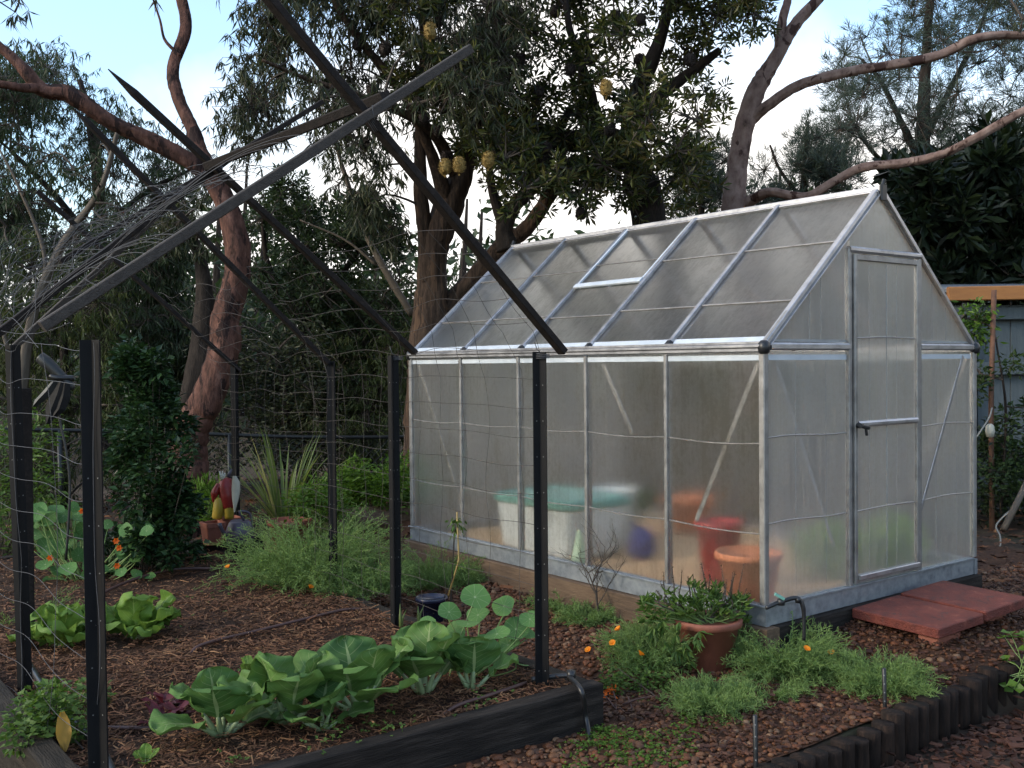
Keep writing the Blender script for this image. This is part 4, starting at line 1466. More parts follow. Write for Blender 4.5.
# beetroot seedlings
def beet(px, py, label, seed, sc=1.):
    c = gp(px, py, -.05)
    c[2] = bz(c[0], c[1])
    p = thing('beetroot_seedling', c, label, 'beetroot', 'red beetroot seedlings')
    mb = MB()
    g = np.random.default_rng(seed)
    for k in range(7):
        az = k * 2.4 + g.uniform(-.4, .4)
        blade(mb, c, az, g.uniform(.5, 1.2), .1 * sc * g.uniform(.7, 1.1), .035 * sc, .9, .2, .004, 'oval', 5, 6, int(g.integers(1e6)))
    mb.build('leaves', K['purpleleaf'], p, smooth=True)


for i, (px_, py_, lb) in enumerate([(176, 716, 'dark red beetroot seedling at the left end of its patch'), (164, 706, 'dark red beetroot seedling at the back of the left patch'), (160, 722, 'lowest dark red beetroot seedling in front of the patch'), (228, 690, 'red beetroot seedling left of the pale seedling'), (266, 690, 'red beetroot seedling right of the pale seedling'), (318, 690, 'red beetroot seedling behind the largest bok choy'), (190, 705, 'dark red beetroot seedling touching the leftmost bok choy')]):
    beet(px_, py_, lb, 40 + i, 1.0 if i < 3 or i == 6 else .8)


# nasturtiums: round leaves on long stalks
def nast(name, loc, label, spots, seed, flowers=()):
    """spots: (centre, radius, facing)"""
    p = thing(name, loc, label, 'nasturtium')
    g = np.random.default_rng(seed)
    lf, st = MB(), MB()
    n = 18
    for c, r, nr in spots:
        nr = unit(nr)
        A = unit(np.cross(nr, V3(.3, .9, .2)))
        B = np.cross(nr, A)
        ph = g.uniform(0, 6)
        V, U = [], []
        for rr in (0.02, .35, .7, 1.):
            for k in range(n + 1):
                a = k * 2 * math.pi / n
                w = r * rr * (1 + .06 * math.sin(3 * a + ph) * rr + .04 * math.sin(5 * a) * rr)
                lift = r * (.1 * rr ** 2 * math.sin(2 * a + ph) + .08 * rr)
                V.append(c + A * w * math.cos(a) + B * w * math.sin(a) + nr * lift)
                U.append((rr, k / n))
        lf.grid(np.array(V).reshape(4, n + 1, 3), 0, np.array(U))
        root = np.asarray(loc) + V3(g.normal() * .06, g.normal() * .06, 0)
        mid = (c + root) / 2 + V3(0, 0, -.03)
        P, R = smoothpath([root, mid, c - nr * .03, c], [.004, .0035, .003, .003], 4)
        st.tube(P, R, 5)
    lf.build('leaves', K['nast'], p, smooth=True)
    st.build('stalks', K['nstem'], p, smooth=True)
    for c in flowers:
        f = MB()
        k = 6
        a = np.arange(k) * 2 * math.pi / k
        fd = unit(CAM - c)
        A = unit(np.cross(fd, V3(0, 0, 1)))
        B = np.cross(A, fd)
        D = np.outer(np.cos(a), A) + np.outer(np.sin(a), B) + fd * .5
        leaves(f, np.repeat(c[None], k, 0), D, np.full(k, .022), np.full(k, .02), up=fd)
        f.build('flower', K['redpetal'], p)
    return p


def nspot(px, py, d, r, tilt=.5, seed=0):
    g = np.random.default_rng(seed + int(px * 7 + py))
    return (at(px, py, d), r, unit(CAM - at(px, py, d)) * tilt + V3(0, 0, 1) + g.normal(size=3) * .42)


base = gp(472, 672, -.05)
d0 = (base - CAM) @ FW
sp_ = [nspot(475, 597, d0 + .02, .064), (nspot(504, 606, d0 + .1, .05)), nspot(468, 624, d0 - .1, .05), nspot(497, 634, d0 - .12, .054), nspot(530, 619, d0 + .05, .045), nspot(516, 629, d0 + .1, .054), nspot(437, 636, d0 - .05, .05), nspot(449, 612, d0, .05), nspot(427, 623, d0 + .02, .036), nspot(468, 650, d0 - .15, .034), nspot(516, 663, d0 - .1, .055), nspot(500, 662, d0 - .0, .04), nspot(485, 645, d0 + .05, .05), nspot(455, 632, d0 + .1, .045), nspot(478, 615, d0 + .12, .05), nspot(508, 645, d0 + .08, .05), nspot(527, 634, d0 + .12, .04)]
nast('nasturtium', base, 'nasturtium with large round leaves at the right end of the vegetable row', sp_, 3)
base = gp(85, 588, -.1)
d0 = (base - CAM) @ FW
g = np.random.default_rng(9)
sp_ = []
for k in range(60):
    px_, py_ = g.uniform(25, 92), g.uniform(506, 585)
    if py_ > 560 and px_ < 45:
        continue
    sp_.append(nspot(px_, py_, d0 + g.uniform(-.25, .25), g.uniform(.035, .056), 1.1))
for k in range(26):
    px_, py_ = g.uniform(98, 150), g.uniform(524, 582)
    sp_.append(nspot(px_, py_, d0 + g.uniform(-.25, .15), g.uniform(.03, .045), 1.1))
nast('nasturtium', base, 'sprawling nasturtium with small orange-red flowers behind the left pickets', sp_, 4, [at(116, 541, d0 - .32), at(119, 548, d0 - .32), at(117, 566, d0 - .3), at(82, 511, d0 - .3), at(50, 558, d0 - .3)])


# ---------------------------------------------------------------- feathery poppies
def fern(mb, base, az, el, L, g, mat=0, leafl=.022, lw=.0032):
    k = 9
    t = np.linspace(0, 1, k)
    e = el - .9 * t ** 1.6
    st = L / (k - 1)
    x = np.concatenate([[0], np.cumsum(np.cos(e[1:]) * st)])
    z = np.concatenate([[0], np.cumsum(np.sin(e[1:]) * st)])
    P = np.asarray(base)[None] + np.outer(x, V3(math.cos(az), math.sin(az), 0)) + np.outer(z, V3(0, 0, 1))
    strips(mb, P[:-1], P[1:], .0016, 0)
    Q, D, Ls = [], [], []
    for i in range(2, k):
        m_ = 5
        d = unit(P[i] - P[i - 1])
        for q in range(m_):
            r_ = unit(d * .8 + g.normal(size=3) * .65 + V3(0, 0, .2))
            Q.append(P[i - 1] + (P[i] - P[i - 1]) * g.random())
            D.append(r_)
            Ls.append(leafl * g.uniform(.6, 1.6))
    Q, D, Ls = np.array(Q), np.array(D), np.array(Ls)
    leaves(mb, Q, D, Ls, np.full(len(Q), lw), mat, .1)
    # forked tips
    j = np.arange(len(Q))
    leaves(mb, Q + D * Ls[:, None] * .6, D + g.normal(size=D.shape) * .5, Ls * .6, np.full(len(Q), lw * .9), mat, .1)


def poppy(loc, label, rx, h, n, seed, mat='poppy', flowers=(), ell=(.5, 1.5), leafl=.024, lw=.0034, name='feathery_poppy', cat='poppy plant'):
    p = thing(name, loc, label, cat, 'feathery plants around the beds')
    g = np.random.default_rng(seed)
    mb = MB()
    for k in range(n):
        a = g.uniform(0, 2 * math.pi)
        r = rx * math.sqrt(g.random()) * .62
        b0 = np.asarray(loc) + V3(r * math.cos(a), r * math.sin(a), 0)
        lx = math.hypot(h, rx * .5) * g.uniform(.55, 1.1) * (1 - .35 * r / rx)
        fern(mb, b0, a + g.normal() * .7, g.uniform(*ell), lx, g, 0, leafl, lw)
    mb.build('foliage', K[mat], p)
    for c in flowers:
        f = MB()
        k = 5
        a = np.arange(k) * 2 * math.pi / k + g.random()
        ax_ = unit(g.normal(size=3) * .5 + V3(0, 0, 1) + unit(CAM - c) * .6)
        A = unit(np.cross(ax_, V3(1, .2, 0)))
        B = np.cross(ax_, A)
        for a0 in a:
            d = A * math.cos(a0) + B * math.sin(a0)
            s_ = np.cross(ax_, d)
            V = np.array([[c + d * (.015 * t) + ax_ * (.014 * t ** .6) + s_ * (.011 * u_ * math.sin(.25 + t * 2.2)) for u_ in (-1, 0, 1)] for t in (0, .35, .7, 1.)])
            f.grid(V)
        f.build('flower', K['petal'], p, smooth=True)
    return p


def onz(px, py, z):
    return gp(px, py, z)


def near(px, py, loc, dd=0.):
    return at(px, py, (np.asarray(loc) - CAM) @ FW + dd)


l = onz(312, 586, -.06)
poppy(l, 'large feathery grey-green poppy filling the back of the raised bed', .36, .56, 480, 21, flowers=[near(228, 568, l, -.2), near(310, 588, l, -.4), near(246, 599, l, -.3)])
l = onz(362, 592, -.06)
poppy(l, 'feathery poppy spilling right between two pickets of the raised bed', .28, .26, 190, 22)
l = onz(330, 545, -.15)
poppy(l, 'taller feathery poppy behind the picket with arching stems', .22, .42, 90, 28)
l = onz(436, 588, -.19)
poppy(l, 'dull feathery plant beside the far corner of the greenhouse', .3, .3, 220, 23)
l = onz(566, 612, -.19)
poppy(l, 'low feathery weed under the greenhouse sleeper', .24, .16, 170, 24, ell=(.3, 1.2))
for q_, (yy_, lb_) in enumerate(((2.25, 'low feathery weed under the greenhouse wall near the storage tub'), (1.05, 'low feathery weed under the greenhouse wall right of the bare shrub'), (.55, 'sparse feathery weed at the sleeper left of the terracotta pot'))):
    poppy(V3(-.17, yy_, -.15), lb_, .17, .1, 80, 60 + q_, ell=(.3, 1.2))
l = onz(648, 668, -.19)
poppy(l, 'feathery poppy with small orange blooms left of the terracotta pot', .17, .26, 190, 25, flowers=[near(619, 630, l, -.05), near(613, 644, l, -.1), near(589, 651, l, -.05), near(640, 655, l, -.2)])
l = onz(640, 690, -.19)
bush('leafy_weed', l, 'small leafy weed left of the pot base', 'weed', [(l + V3(dx, dy, .03), .06) for dx, dy in ((-.1, .05), (0, 0), (.08, .03), (-.04, .12), (.1, -.06))], 'shrub', 'weed', 520, .026, .016)
l = onz(712, 708, -.19)
poppy(l, 'fresh green feathery poppy in front of the terracotta pot', .16, .16, 170, 26, ell=(.3, 1.2))
l = onz(785, 672, -.19)
poppy(l, 'feathery poppy with an open orange flower right of the terracotta pot', .24, .26, 330, 27, flowers=[near(806, 650, l, -.22), near(831, 654, l, -.15)])
l = onz(880, 690, -.19)
poppy(l, 'bright feathery poppy behind the log edging', .18, .2, 240, 29, ell=(.3, 1.3), flowers=[near(876, 715, l, -.1)])
l = onz(770, 690, -.19)
poppy(l, 'low trailing feathery shoots under the orange flower', .2, .08, 70, 30, ell=(.1, .9))
l = onz(22, 650, -.2)
poppy(l, 'feathery poppy outside the left wire at the picture edge', .25, .34, 130, 31)
l = onz(975, 580, -.17)
poppy(l, 'small grey-green plant at the foot of the greenhouse door corner', .14, .06, 60, 32, ell=(.1, .9), name='creeping_plant', cat='plant')
l = onz(905, 640, -.19)
poppy(l, 'small feathery shoots under the front of the red pavers', .14, .07, 40, 33, ell=(.2, 1.0))
# parsley-like plant at bottom left and other leafy things
l = onz(55, 742, -.05)
bush('parsley', l, 'leafy parsley clump at the bottom left inside the bed edge', 'parsley', [(l + V3(dx, dy, dz), r) for dx, dy, dz, r in ((0, 0, .1, .08), (-.08, .06, .08, .07), (.03, .1, .11, .07), (-.1, -.05, .06, .07), (.06, -.06, .06, .05), (-.02, .16, .1, .06))], 'shrub', 'weed', 900, .03, .022, 14)
l = onz(85, 712, -.05)
bush('parsley', l, 'sparser leafy clump beside the fat black pipe', 'parsley', [(l + V3(0, 0, .06), .06), (l + V3(.06, .05, .04), .05)], 'shrub', 'weed', 240, .026, .018, 8)
mb = MB()
l = onz(70, 752, -.05)
blade(mb, near(62, 712, l), 4.6, -1.15, .13, .05, -.15, .4, .006, 'oval', 7, 9, 3)
tag(mb.build('withered_leaf', K['yel'], smooth=True), 'yellowed withered leaf hanging at the bottom left of the bed', 'leaf')

# clover-like ground cover at the bottom
def groundcover(name, px_poly, n, label, cat='ground cover', mat='weed', z=-.19, L=.014, h=.035):
    mb = MB()
    xs, ys = [p[0] for p in px_poly], [p[1] for p in px_poly]
    P = []
    cl = [(rng.uniform(min(xs), max(xs)), rng.uniform(min(ys), max(ys))) for _ in range(26)]
    while len(P) < n:
        cx_, cy_ = cl[rng.integers(len(cl))]
        x, y = cx_ + rng.normal() * 14, cy_ + rng.normal() * 7
        if inpoly(x, y, px_poly):
            P.append(gp(x, y, z))
    P = np.array(P)
    P[:, 2] += h * rng.random(len(P))
    for k in range(3):
        a = rng.random(len(P)) * 6.28
        D = np.stack([np.cos(a), np.sin(a), rng.normal(size=len(P)) * .25], -1)
        leaves(mb, P, D, L * rng.uniform(.7, 1.4, len(P)), L * .85, 0, .1, up=V3(0, 0, 1), mid=.6)
    idx = rng.integers(0, len(P), len(P) // 3)
    B = P[idx]
    A = B * V3(1, 1, 0) + V3(0, 0, z)
    strips(mb, A, B, .001)
    return tag(mb.build(name, K[mat]), label, cat, kind='stuff')


groundcover('creeping_weed', [(555, 745), (600, 728), (660, 735), (690, 712), (705, 745), (680, 775), (560, 780)], 800, 'creeping small-leaved weed spreading over gravel at the bottom', mat='weed2', L=.012, h=.025)
groundcover('clover_sprigs', [(630, 700), (600, 640), (690, 660), (930, 640), (960, 655), (860, 700), (700, 735)], 260, 'scattered tiny weed sprigs in the gravel', L=.012, h=.02)
groundcover('bed_sprigs', [(180, 700), (140, 600), (300, 580), (420, 640), (540, 690), (330, 760), (160, 768)], 190, 'scattered tiny green sprigs in the mulched bed', 'seedlings', 'weed', -.03, .014, .03)

# strawberry-like plant at the right edge
l = onz(1026, 678, -.19)
p = thing('strawberry_plant', l, 'broad-leaved green plant at the right edge behind the log edging', 'plant')
mb, sm = MB(), MB()
g = np.random.default_rng(77)
for k in range(30):
    px_, py_ = g.uniform(1003, 1070), g.uniform(632, 690)
    c = near(px_, py_, l, g.uniform(-.12, .12))
    a0 = g.uniform(0, 6)
    for q in range(3):
        a = a0 + q * 2.1
        leaves(mb, c[None], np.array([[math.cos(a), math.sin(a), .1 + g.normal() * .2]]), .05, .05, 0, .12, up=V3(0, 0, 1), mid=.55)
    sm.tube([l + V3(g.normal() * .03, g.normal() * .03, 0), (l + c) / 2 + V3(0, 0, .02), c], .002, 5)
mb.build('leaves', K['weed2'], p)
sm.build('stalks', K['nstem'], p)

# ---------------------------------------------------------------- pots outdoors
l = onz(708, 668, -.19)
tpot = pot('terracotta_pot', l, 'weathered terracotta pot full of straggly green plants in front of the greenhouse', .148, .235, 'terra')
pl = thing('straggly_potplant', l + V3(0, 0, .22), 'straggly plant with dark bare flower spikes growing in the terracotta pot', 'plant')
mb, sm, sp = MB(), MB(), MB()
g = np.random.default_rng(5)
c0 = l + V3(0, 0, .22)
for k in range(70):
    px_ = g.uniform(644, 748)
    top = 582 + abs(px_ - 698) * .35
    py_ = g.uniform(top, 622)
    c = near(px_, py_, l, g.uniform(-.13, .1))
    m_ = 11
    dd = unit(c - c0 + V3(0, 0, .05))
    a = rng.random(m_) * 6.28
    D = np.stack([np.cos(a), np.sin(a), rng.normal(size=m_) * .4 + .35], -1) + dd * .5
    leaves(mb, np.repeat(c[None], m_, 0) + rng.normal(size=(m_, 3)) * .008, D, rng.uniform(.03, .06, m_), rng.uniform(.011, .019, m_), 0, .15)
    sm.tube([c0 + (c - c0) * .05 + V3(g.normal() * .04, g.normal() * .04, -.01), (c + c0) / 2 + V3(0, 0, -.01), c], .003, 5)
for k in range(16):     # hanging over the left front rim
    px_, py_ = g.uniform(650, 700), g.uniform(618, 662)
    c = near(px_, py_, l, -.16)
    m_ = 7
    D = np.stack([rng.normal(size=m_) * .4, rng.normal(size=m_) * .4, -.8 + rng.normal(size=m_) * .3], -1)
    leaves(mb, np.repeat(c[None], m_, 0), D, rng.uniform(.03, .07, m_), rng.uniform(.014, .024, m_), 0, .15)
for px0, py0, px1, py1 in [(670, 600, 664, 572), (676, 598, 672, 568), (680, 600, 682, 570), (705, 592, 701, 562), (709, 592, 709, 570), (725, 600, 722, 566), (729, 600, 735, 572), (736, 606, 744, 564), (731, 608, 733, 574), (738, 612, 751, 592), (742, 616, 751, 598), (662, 606, 656, 590), (690, 594, 688, 576), (716, 594, 716, 580), (722, 602, 727, 580), (668, 604, 660, 582), (740, 610, 747, 588), (695, 592, 693, 574)]:
    a, b_ = near(px0, py0, l, g.uniform(-.1, .08)), near(px1, py1, l, g.uniform(-.1, .08))
    mid = (a + b_) / 2 + g.normal(size=3) * .008
    P, R = smoothpath([c0 + V3(g.normal() * .05, g.normal() * .05, 0), a, mid, b_], [.0035, .0032, .003, .0015], 5)
    sp.tube(P, R, 5)
    n = 14
    idx = rng.integers(8, len(P), n)
    leaves(sp, P[idx], rng.normal(size=(n, 3)) + V3(0, 0, .6), .012, .004, 0)
mb.build('leaves', K['weed'], pl)
sm.build('stems', K['nstem'], pl)
sp.build('dry_spikes', K['twig'], pl)

l = onz(432, 622, -.19)
pot('glazed_pot', l, 'dark navy glazed pot with a brown rim behind the nasturtium', .085, .14, 'bluepot')
mb = MB()
mb.tube([l + V3(.08, 0, .05), at(459, 560, (l - CAM) @ FW), at(457, 512, (l - CAM) @ FW)], .005, 6)
tag(mb.build('garden_cane', K['bamboo'], smooth=True), 'thin yellow garden cane rising from the navy pot', 'cane')
q = at(459, 565, (l - CAM) @ FW)
bush('climbing_seedling', l + V3(.08, 0, .1), 'spindly seedling with few leaves climbing the yellow cane', 'plant', [(q, .035), (at(458, 520, (l - CAM) @ FW), .04), (at(455, 525, (l - CAM) @ FW), .06)], 'droop', 'weed', 34, .045, .02, 2)
# onion-like shoots by the second picket
for px_, py_, tpx, tpy, lb in ((401, 633, 400, 604, 'upright onion shoot beside the second picket'), (419, 628, 418, 606, 'slim onion shoot between the second picket and the navy pot')):
    c = gp(px_, py_, -.05)
    d = (c - CAM) @ FW
    mb = MB()
    mb.tube([c, (c + at(tpx, tpy, d)) / 2, at(tpx, tpy, d)], [.008, .008, .001], 6)
    mb.tube([c + V3(.006, 0, 0), c + V3(.02, .02, .06), c + V3(.05, .03, .1)], [.005, .005, .001], 6)
    tag(mb.build('onion_shoot', K['strap'], smooth=True), lb, 'onion')

# bare twiggy shrub in front of the greenhouse wall
_d = ray(600, 590)
l = CAM + _d * ((-.11 - CAM[0]) / _d[0])
l[2] = -.19
p = thing('bare_shrub', l, 'small leafless twiggy shrub against the long greenhouse wall', 'shrub')
mb = MB()
g = np.random.default_rng(31)
dz_ = (l - CAM) @ FW


def twigs(mb, a, d, L, r, lev):
    n = 5
    P = [a]
    for k in range(n):
        d = unit(d + g.normal(size=3) * .13 + V3(0, 0, .05))
        P.append(P[-1] + d * L / n)
    mb.tube(P, np.linspace(r, r * .45, n + 1), 5, cap=False)
    if lev:
        for k in range(2, n + 1):
            for _ in range(1 if lev < 3 else 2):
                s_ = unit(RT * g.choice([-1, 1]) * .6 + g.normal(size=3) * .35 + d * .9)
                twigs(mb, P[k], s_, L * g.uniform(.45, .75), r * .5, lev - 1)


twigs(mb, l, V3(0, 0, 1), .3, .007, 3)
mb.build('twigs', K['twig'], p)

# red-brown dead stems by the bed corner
l = onz(612, 712, -.19)
mb = MB()
for k in range(16):
    a = l + V3(g.normal() * .05, g.normal() * .06, .01)
    d = unit(V3(g.normal(), g.normal(), g.uniform(0, .35)))
    mb.tube([a, a + d * .07 + V3(0, 0, .01), a + d * g.uniform(.1, .18)], [.003, .003, .001], 5)
tag(mb.build('dead_stems', K['drip'], smooth=True), 'heap of dead reddish-brown stems beside the bed corner', 'dead stems')
mb = MB()
n = 26
c = onz(606, 691, -.17)
leaves(mb, c + rng.normal(size=(n, 3)) * V3(.03, .02, .006), rng.normal(size=(n, 3)) * V3(1, 1, .3), rng.uniform(.02, .045, n), rng.uniform(.006, .014, n))
tag(mb.build('fallen_petals', K['redpetal']), 'scrap of fallen orange-red leaves at the bed corner', 'leaves')

# ---------------------------------------------------------------- pavers and log edging
gy = -.26
for x0, x1, lb in ((.575, .955, 'red concrete paver nearest the camera below the greenhouse door'), (.962, 1.34, 'second red concrete paver, farther right below the greenhouse door')):
    mb = MB()
    cx_ = (x0 + x1) / 2
    w, d = x1 - x0, .47
    loft([rrect(w - .006, d - .006, .012, -.03), rrect(w, d, .014, -.026), rrect(w, d, .014, .012), rrect(w - .008, d - .008, .01, .017)], mb)
    o = mb.build('paver', K['paver'])
    o.location = (cx_ + (.0 if x0 < .9 else .004), gy - .045 - (cx_ - .78) * .05, -.008 if x0 < .9 else .016)
    o.rotation_euler = (.012, -.04 if x0 < .9 else -.05, -.045 if x0 < .9 else -.055)
    tag(o, lb, 'paver', 'red pavers below the greenhouse door')
for bx_, by_, lb in ((.70, -.46, 'brick propping up the nearer red paver'), (1.2, -.42, 'brick propping up the farther red paver'), (.80, -.15, 'brick under the inner edge of the nearer red paver'), (1.2, -.15, 'brick under the inner edge of the farther red paver')):
    mb = MB()
    mb.beam((bx_ - .1, by_, -.122 if bx_ < 1 else -.1), (bx_ + .1, by_, -.13 if bx_ < .75 else -.1), .1, .14, ch=.06)
    tag(mb.build('brick', K['terra']), lb, 'brick', 'bricks under the pavers')

le = thing('log_edging', (0, -.775, -.35), 'dark log-roll edging of short upright logs between gravel and bark path', 'edging')
g = np.random.default_rng(3)
x = -1.75
lab0 = None
while x < 2.4:
    r = .044 * g.uniform(.93, 1.05)
    x += r
    zt = -.155 + g.normal() * .013
    cy_ = -.775 + .05 * math.sin(x * 1.1) + g.normal() * .004
    mb = MB()
    mb.lathe([(r * .97, -.42), (r * g.uniform(.96, 1.03), -.28), (r * g.uniform(.97, 1.02), -.2), (r, zt - .008)], (x, cy_, 0), 14)
    lo = mb.build('log', K['logs'], le, smooth=True)
    mb = MB()
    mb.lathe([(r, zt - .0079), (r * .96, zt - .002), (r * .9, zt), (.001, zt + .001)], (x, cy_, 0), 14)
    mb.build('log_end', K['logtop'], lo, smooth=True)
    x += r + .002

# ---------------------------------------------------------------- trees
def spray(mb, c, rad, n, style, lmat, wmat, L, W):
    """sprays of leaves with their own twigs around clump centre c"""
    if style == 'euc':
        ns = max(3, n // 9)
        S = c + unit(rng.normal(size=(ns, 3))) * (rad * rng.random((ns, 1)) ** .5)
        E = S + unit((S - c) * .6 + rng.normal(size=(ns, 3)) * rad * .5 + V3(0, 0, -.3 * rad)) * rad * .42
        strips(mb, np.repeat(c[None], ns, 0), S, .004, wmat)
        strips(mb, S, E, .003, wmat)
        t = rng.random((ns, 9, 1))
        P = (S[:, None] + (E - S)[:, None] * t).reshape(-1, 3)
        k = len(P)
        D = V3(0, 0, -1.1) + rng.normal(size=(k, 3)) * V3(.55, .55, .4)
        leaves(mb, P, D, L * rng.uniform(.6, 1.25, k), W * rng.uniform(.7, 1.2, k), lmat, .1)
    elif style == 'rosette':
        ns = max(2, n // 12)
        S = c + unit(rng.normal(size=(ns, 3))) * (rad * rng.random((ns, 1)) ** .4)
        strips(mb, np.repeat(c[None], ns, 0), S, .007, wmat)
        ax_ = unit((S - c) / rad + V3(0, 0, .5) + rng.normal(size=(ns, 3)) * .3)
        A = unit(np.cross(ax_, rng.normal(size=(ns, 3))))
        B = np.cross(ax_, A)
        an = (np.arange(12) * 2.4)[None, :, None] + rng.random((ns, 1, 1))
        el = np.linspace(-.2, 1.1, 12)[None, :, None]
        D = (A[:, None] * np.cos(an) + B[:, None] * np.sin(an)) * np.cos(el) + ax_[:, None] * np.sin(el)
        P = S[:, None] + ax_[:, None] * (np.linspace(-.4, .2, 12) * L)[None, :, None]
        k = ns * 12
        leaves(mb, P.reshape(-1, 3), D.reshape(-1, 3), L * rng.uniform(.7, 1.15, k), W * rng.uniform(.8, 1.2, k), lmat, .12, mid=.6)
    elif style == 'feather':
        ns = max(2, n // 14)
        S = c + unit(rng.normal(size=(ns, 3))) * (rad * rng.random((ns, 1)) ** .5)
        strips(mb, np.repeat(c[None], ns, 0), S, .005, wmat)
        D0 = unit((S - c) / rad + V3(0, 0, .55) + rng.normal(size=(ns, 3)) * .3)
        P = np.repeat(S, 14, 0) + rng.normal(size=(ns * 14, 3)) * L * .12
        D = np.repeat(D0, 14, 0) + rng.normal(size=(ns * 14, 3)) * .5
        k = len(P)
        leaves(mb, P, D, L * rng.uniform(.6, 1.3, k), W * rng.uniform(.7, 1.2, k), lmat, .05)
    else:
        S = c + unit(rng.normal(size=(n, 3))) * (rad * rng.random((n, 1)) ** .45)
        D = (S - c) / rad + rng.normal(size=(n, 3)) * .8
        D[:, 2] *= .6
        leaves(mb, S, D, L * rng.uniform(.6, 1.25, n), W * rng.uniform(.7, 1.2, n), lmat, .15)
        j = rng.integers(0, n, max(2, n // 14))
        strips(mb, np.repeat(c[None], len(j), 0), S[j], .004, wmat)


def tree(name, label, cat, paths, clumps, bark, leafm, style, nl, L, W, group=None, root=None, sides=22, tw=.018, crown=True, rough=.12, reach=1.):
    """paths: lists of (px, py, depth, radius); first is the trunk. clumps: list of (centre, radius)"""
    P0 = [at(*q[:3]) for q in paths[0]]
    base = P0[0] if root is None else root
    t = thing(name, base, label, cat, group)
    allP, allR = [], []
    g = np.random.default_rng(len(label) * 13)
    for i, pa in enumerate(paths):
        P, R = smoothpath([at(*q[:3]) for q in pa], [q[3] for q in pa], 9)
        P = P + g.normal(size=P.shape) * R[:, None] * .025
        mb = MB()
        wv = np.convolve(g.normal(size=len(R) + 8), np.ones(9) / 9, 'valid')
        mb.tube(P, R * (1 + .16 * wv), sides if i == 0 or R[0] > .05 else 8, 0, True, rough, g)
        mb.build('trunk' if i == 0 else 'limb', K[bark], t, smooth=True)
        allP.append(P)
        allR.append(R)
    if not clumps:
        return t
    AP, AR = np.concatenate(allP), np.concatenate(allR)
    mb = MB()
    tot = sum(r * r for _, r in clumps)
    nodes = [AP]
    for c, r in sorted(clumps, key=lambda q: np.min(np.linalg.norm(AP - q[0], axis=1))):
        N = np.concatenate(nodes)
        d = np.linalg.norm(N - c, axis=1) + .35 * np.maximum(0, N[:, 2] - c[2])
        j = int(np.argmin(d))
        a = N[j]
        ln = np.linalg.norm(c - a)
        if ln > .1:
            k = 6
            tt = np.linspace(0, 1, k)[:, None]
            mid = g.normal(size=3) * ln * .14 + V3(0, 0, .1 * ln)
            P = a + (c - a) * tt + mid * np.sin(tt * math.pi)
            r0 = min(tw * (.5 + ln * .5), .05)
            mb.tube(P, np.linspace(r0, .005, k), 5, 1, cap=False)
            nodes.append(P[2:])
        spray(mb, np.asarray(c), r, max(9, int(nl * r * r / tot)), style, 0, 1, L, W)
    mb.build('crown', [K[leafm], K['twig']], t)
    return t


def CL(poly, n, d0, d1, r0, r1):
    return [(c, rng.uniform(r0, r1)) for c in fill(poly, n, d0, d1)]


# leaning red-barked gum on the left
tree('red_gum', 'leaning gum with pinkish-red bark and a long bare limb reaching left', 'tree',
     [[(188, 560, 8.6, 0.191), (188, 470, 8.6, 0.165), (192, 430, 8.6, 0.148), (208, 398, 8.6, 0.131), (224, 350, 8.6, 0.117), (226, 318, 8.6, 0.113), (236, 282, 8.6, 0.109), (237, 245, 8.6, 0.100), (226, 205, 8.6, 0.087), (204, 163, 8.6, 0.071), (193, 130, 8.7, 0.059), (178, 98, 8.8, 0.052), (173, 68, 8.9, 0.050), (186, 26, 9, 0.048), (178, -30, 9.2, 0.048), (190, -110, 9.6, 0.035)],
      [(214, 184, 8.6, 0.078), (188, 160, 8.5, 0.065), (146, 138, 8.4, 0.064), (112, 122, 8.3, 0.059), (70, 95, 8.2, 0.063), (42, 90, 8.15, 0.057), (24, 70, 8.1, 0.048), (0, 48, 8.1, 0.045), (-60, 10, 8, 0.052), (-130, -40, 8, 0.044)],
      [(42, 88, 8.15, 0.044), (22, 88, 8.0, 0.035), (0, 84, 7.9, 0.030), (-60, 80, 7.8, 0.026)],
      [(180, 56, 8.9, 0.019), (165, 40, 8.9, 0.014), (160, 20, 8.9, 0.010), (150, -10, 8.9, 0.007)]],
     [(at(x, y, 8.9), r) for x, y, r in ((150, -18, .12), (178, -60, .3), (230, -80, .3), (20, -2, .13), (15, 12, .1), (-40, -30, .3), (-90, 0, .3), (120, -90, .3))],
     'redgum', 'euc', 'euc', 900, .13, .016)

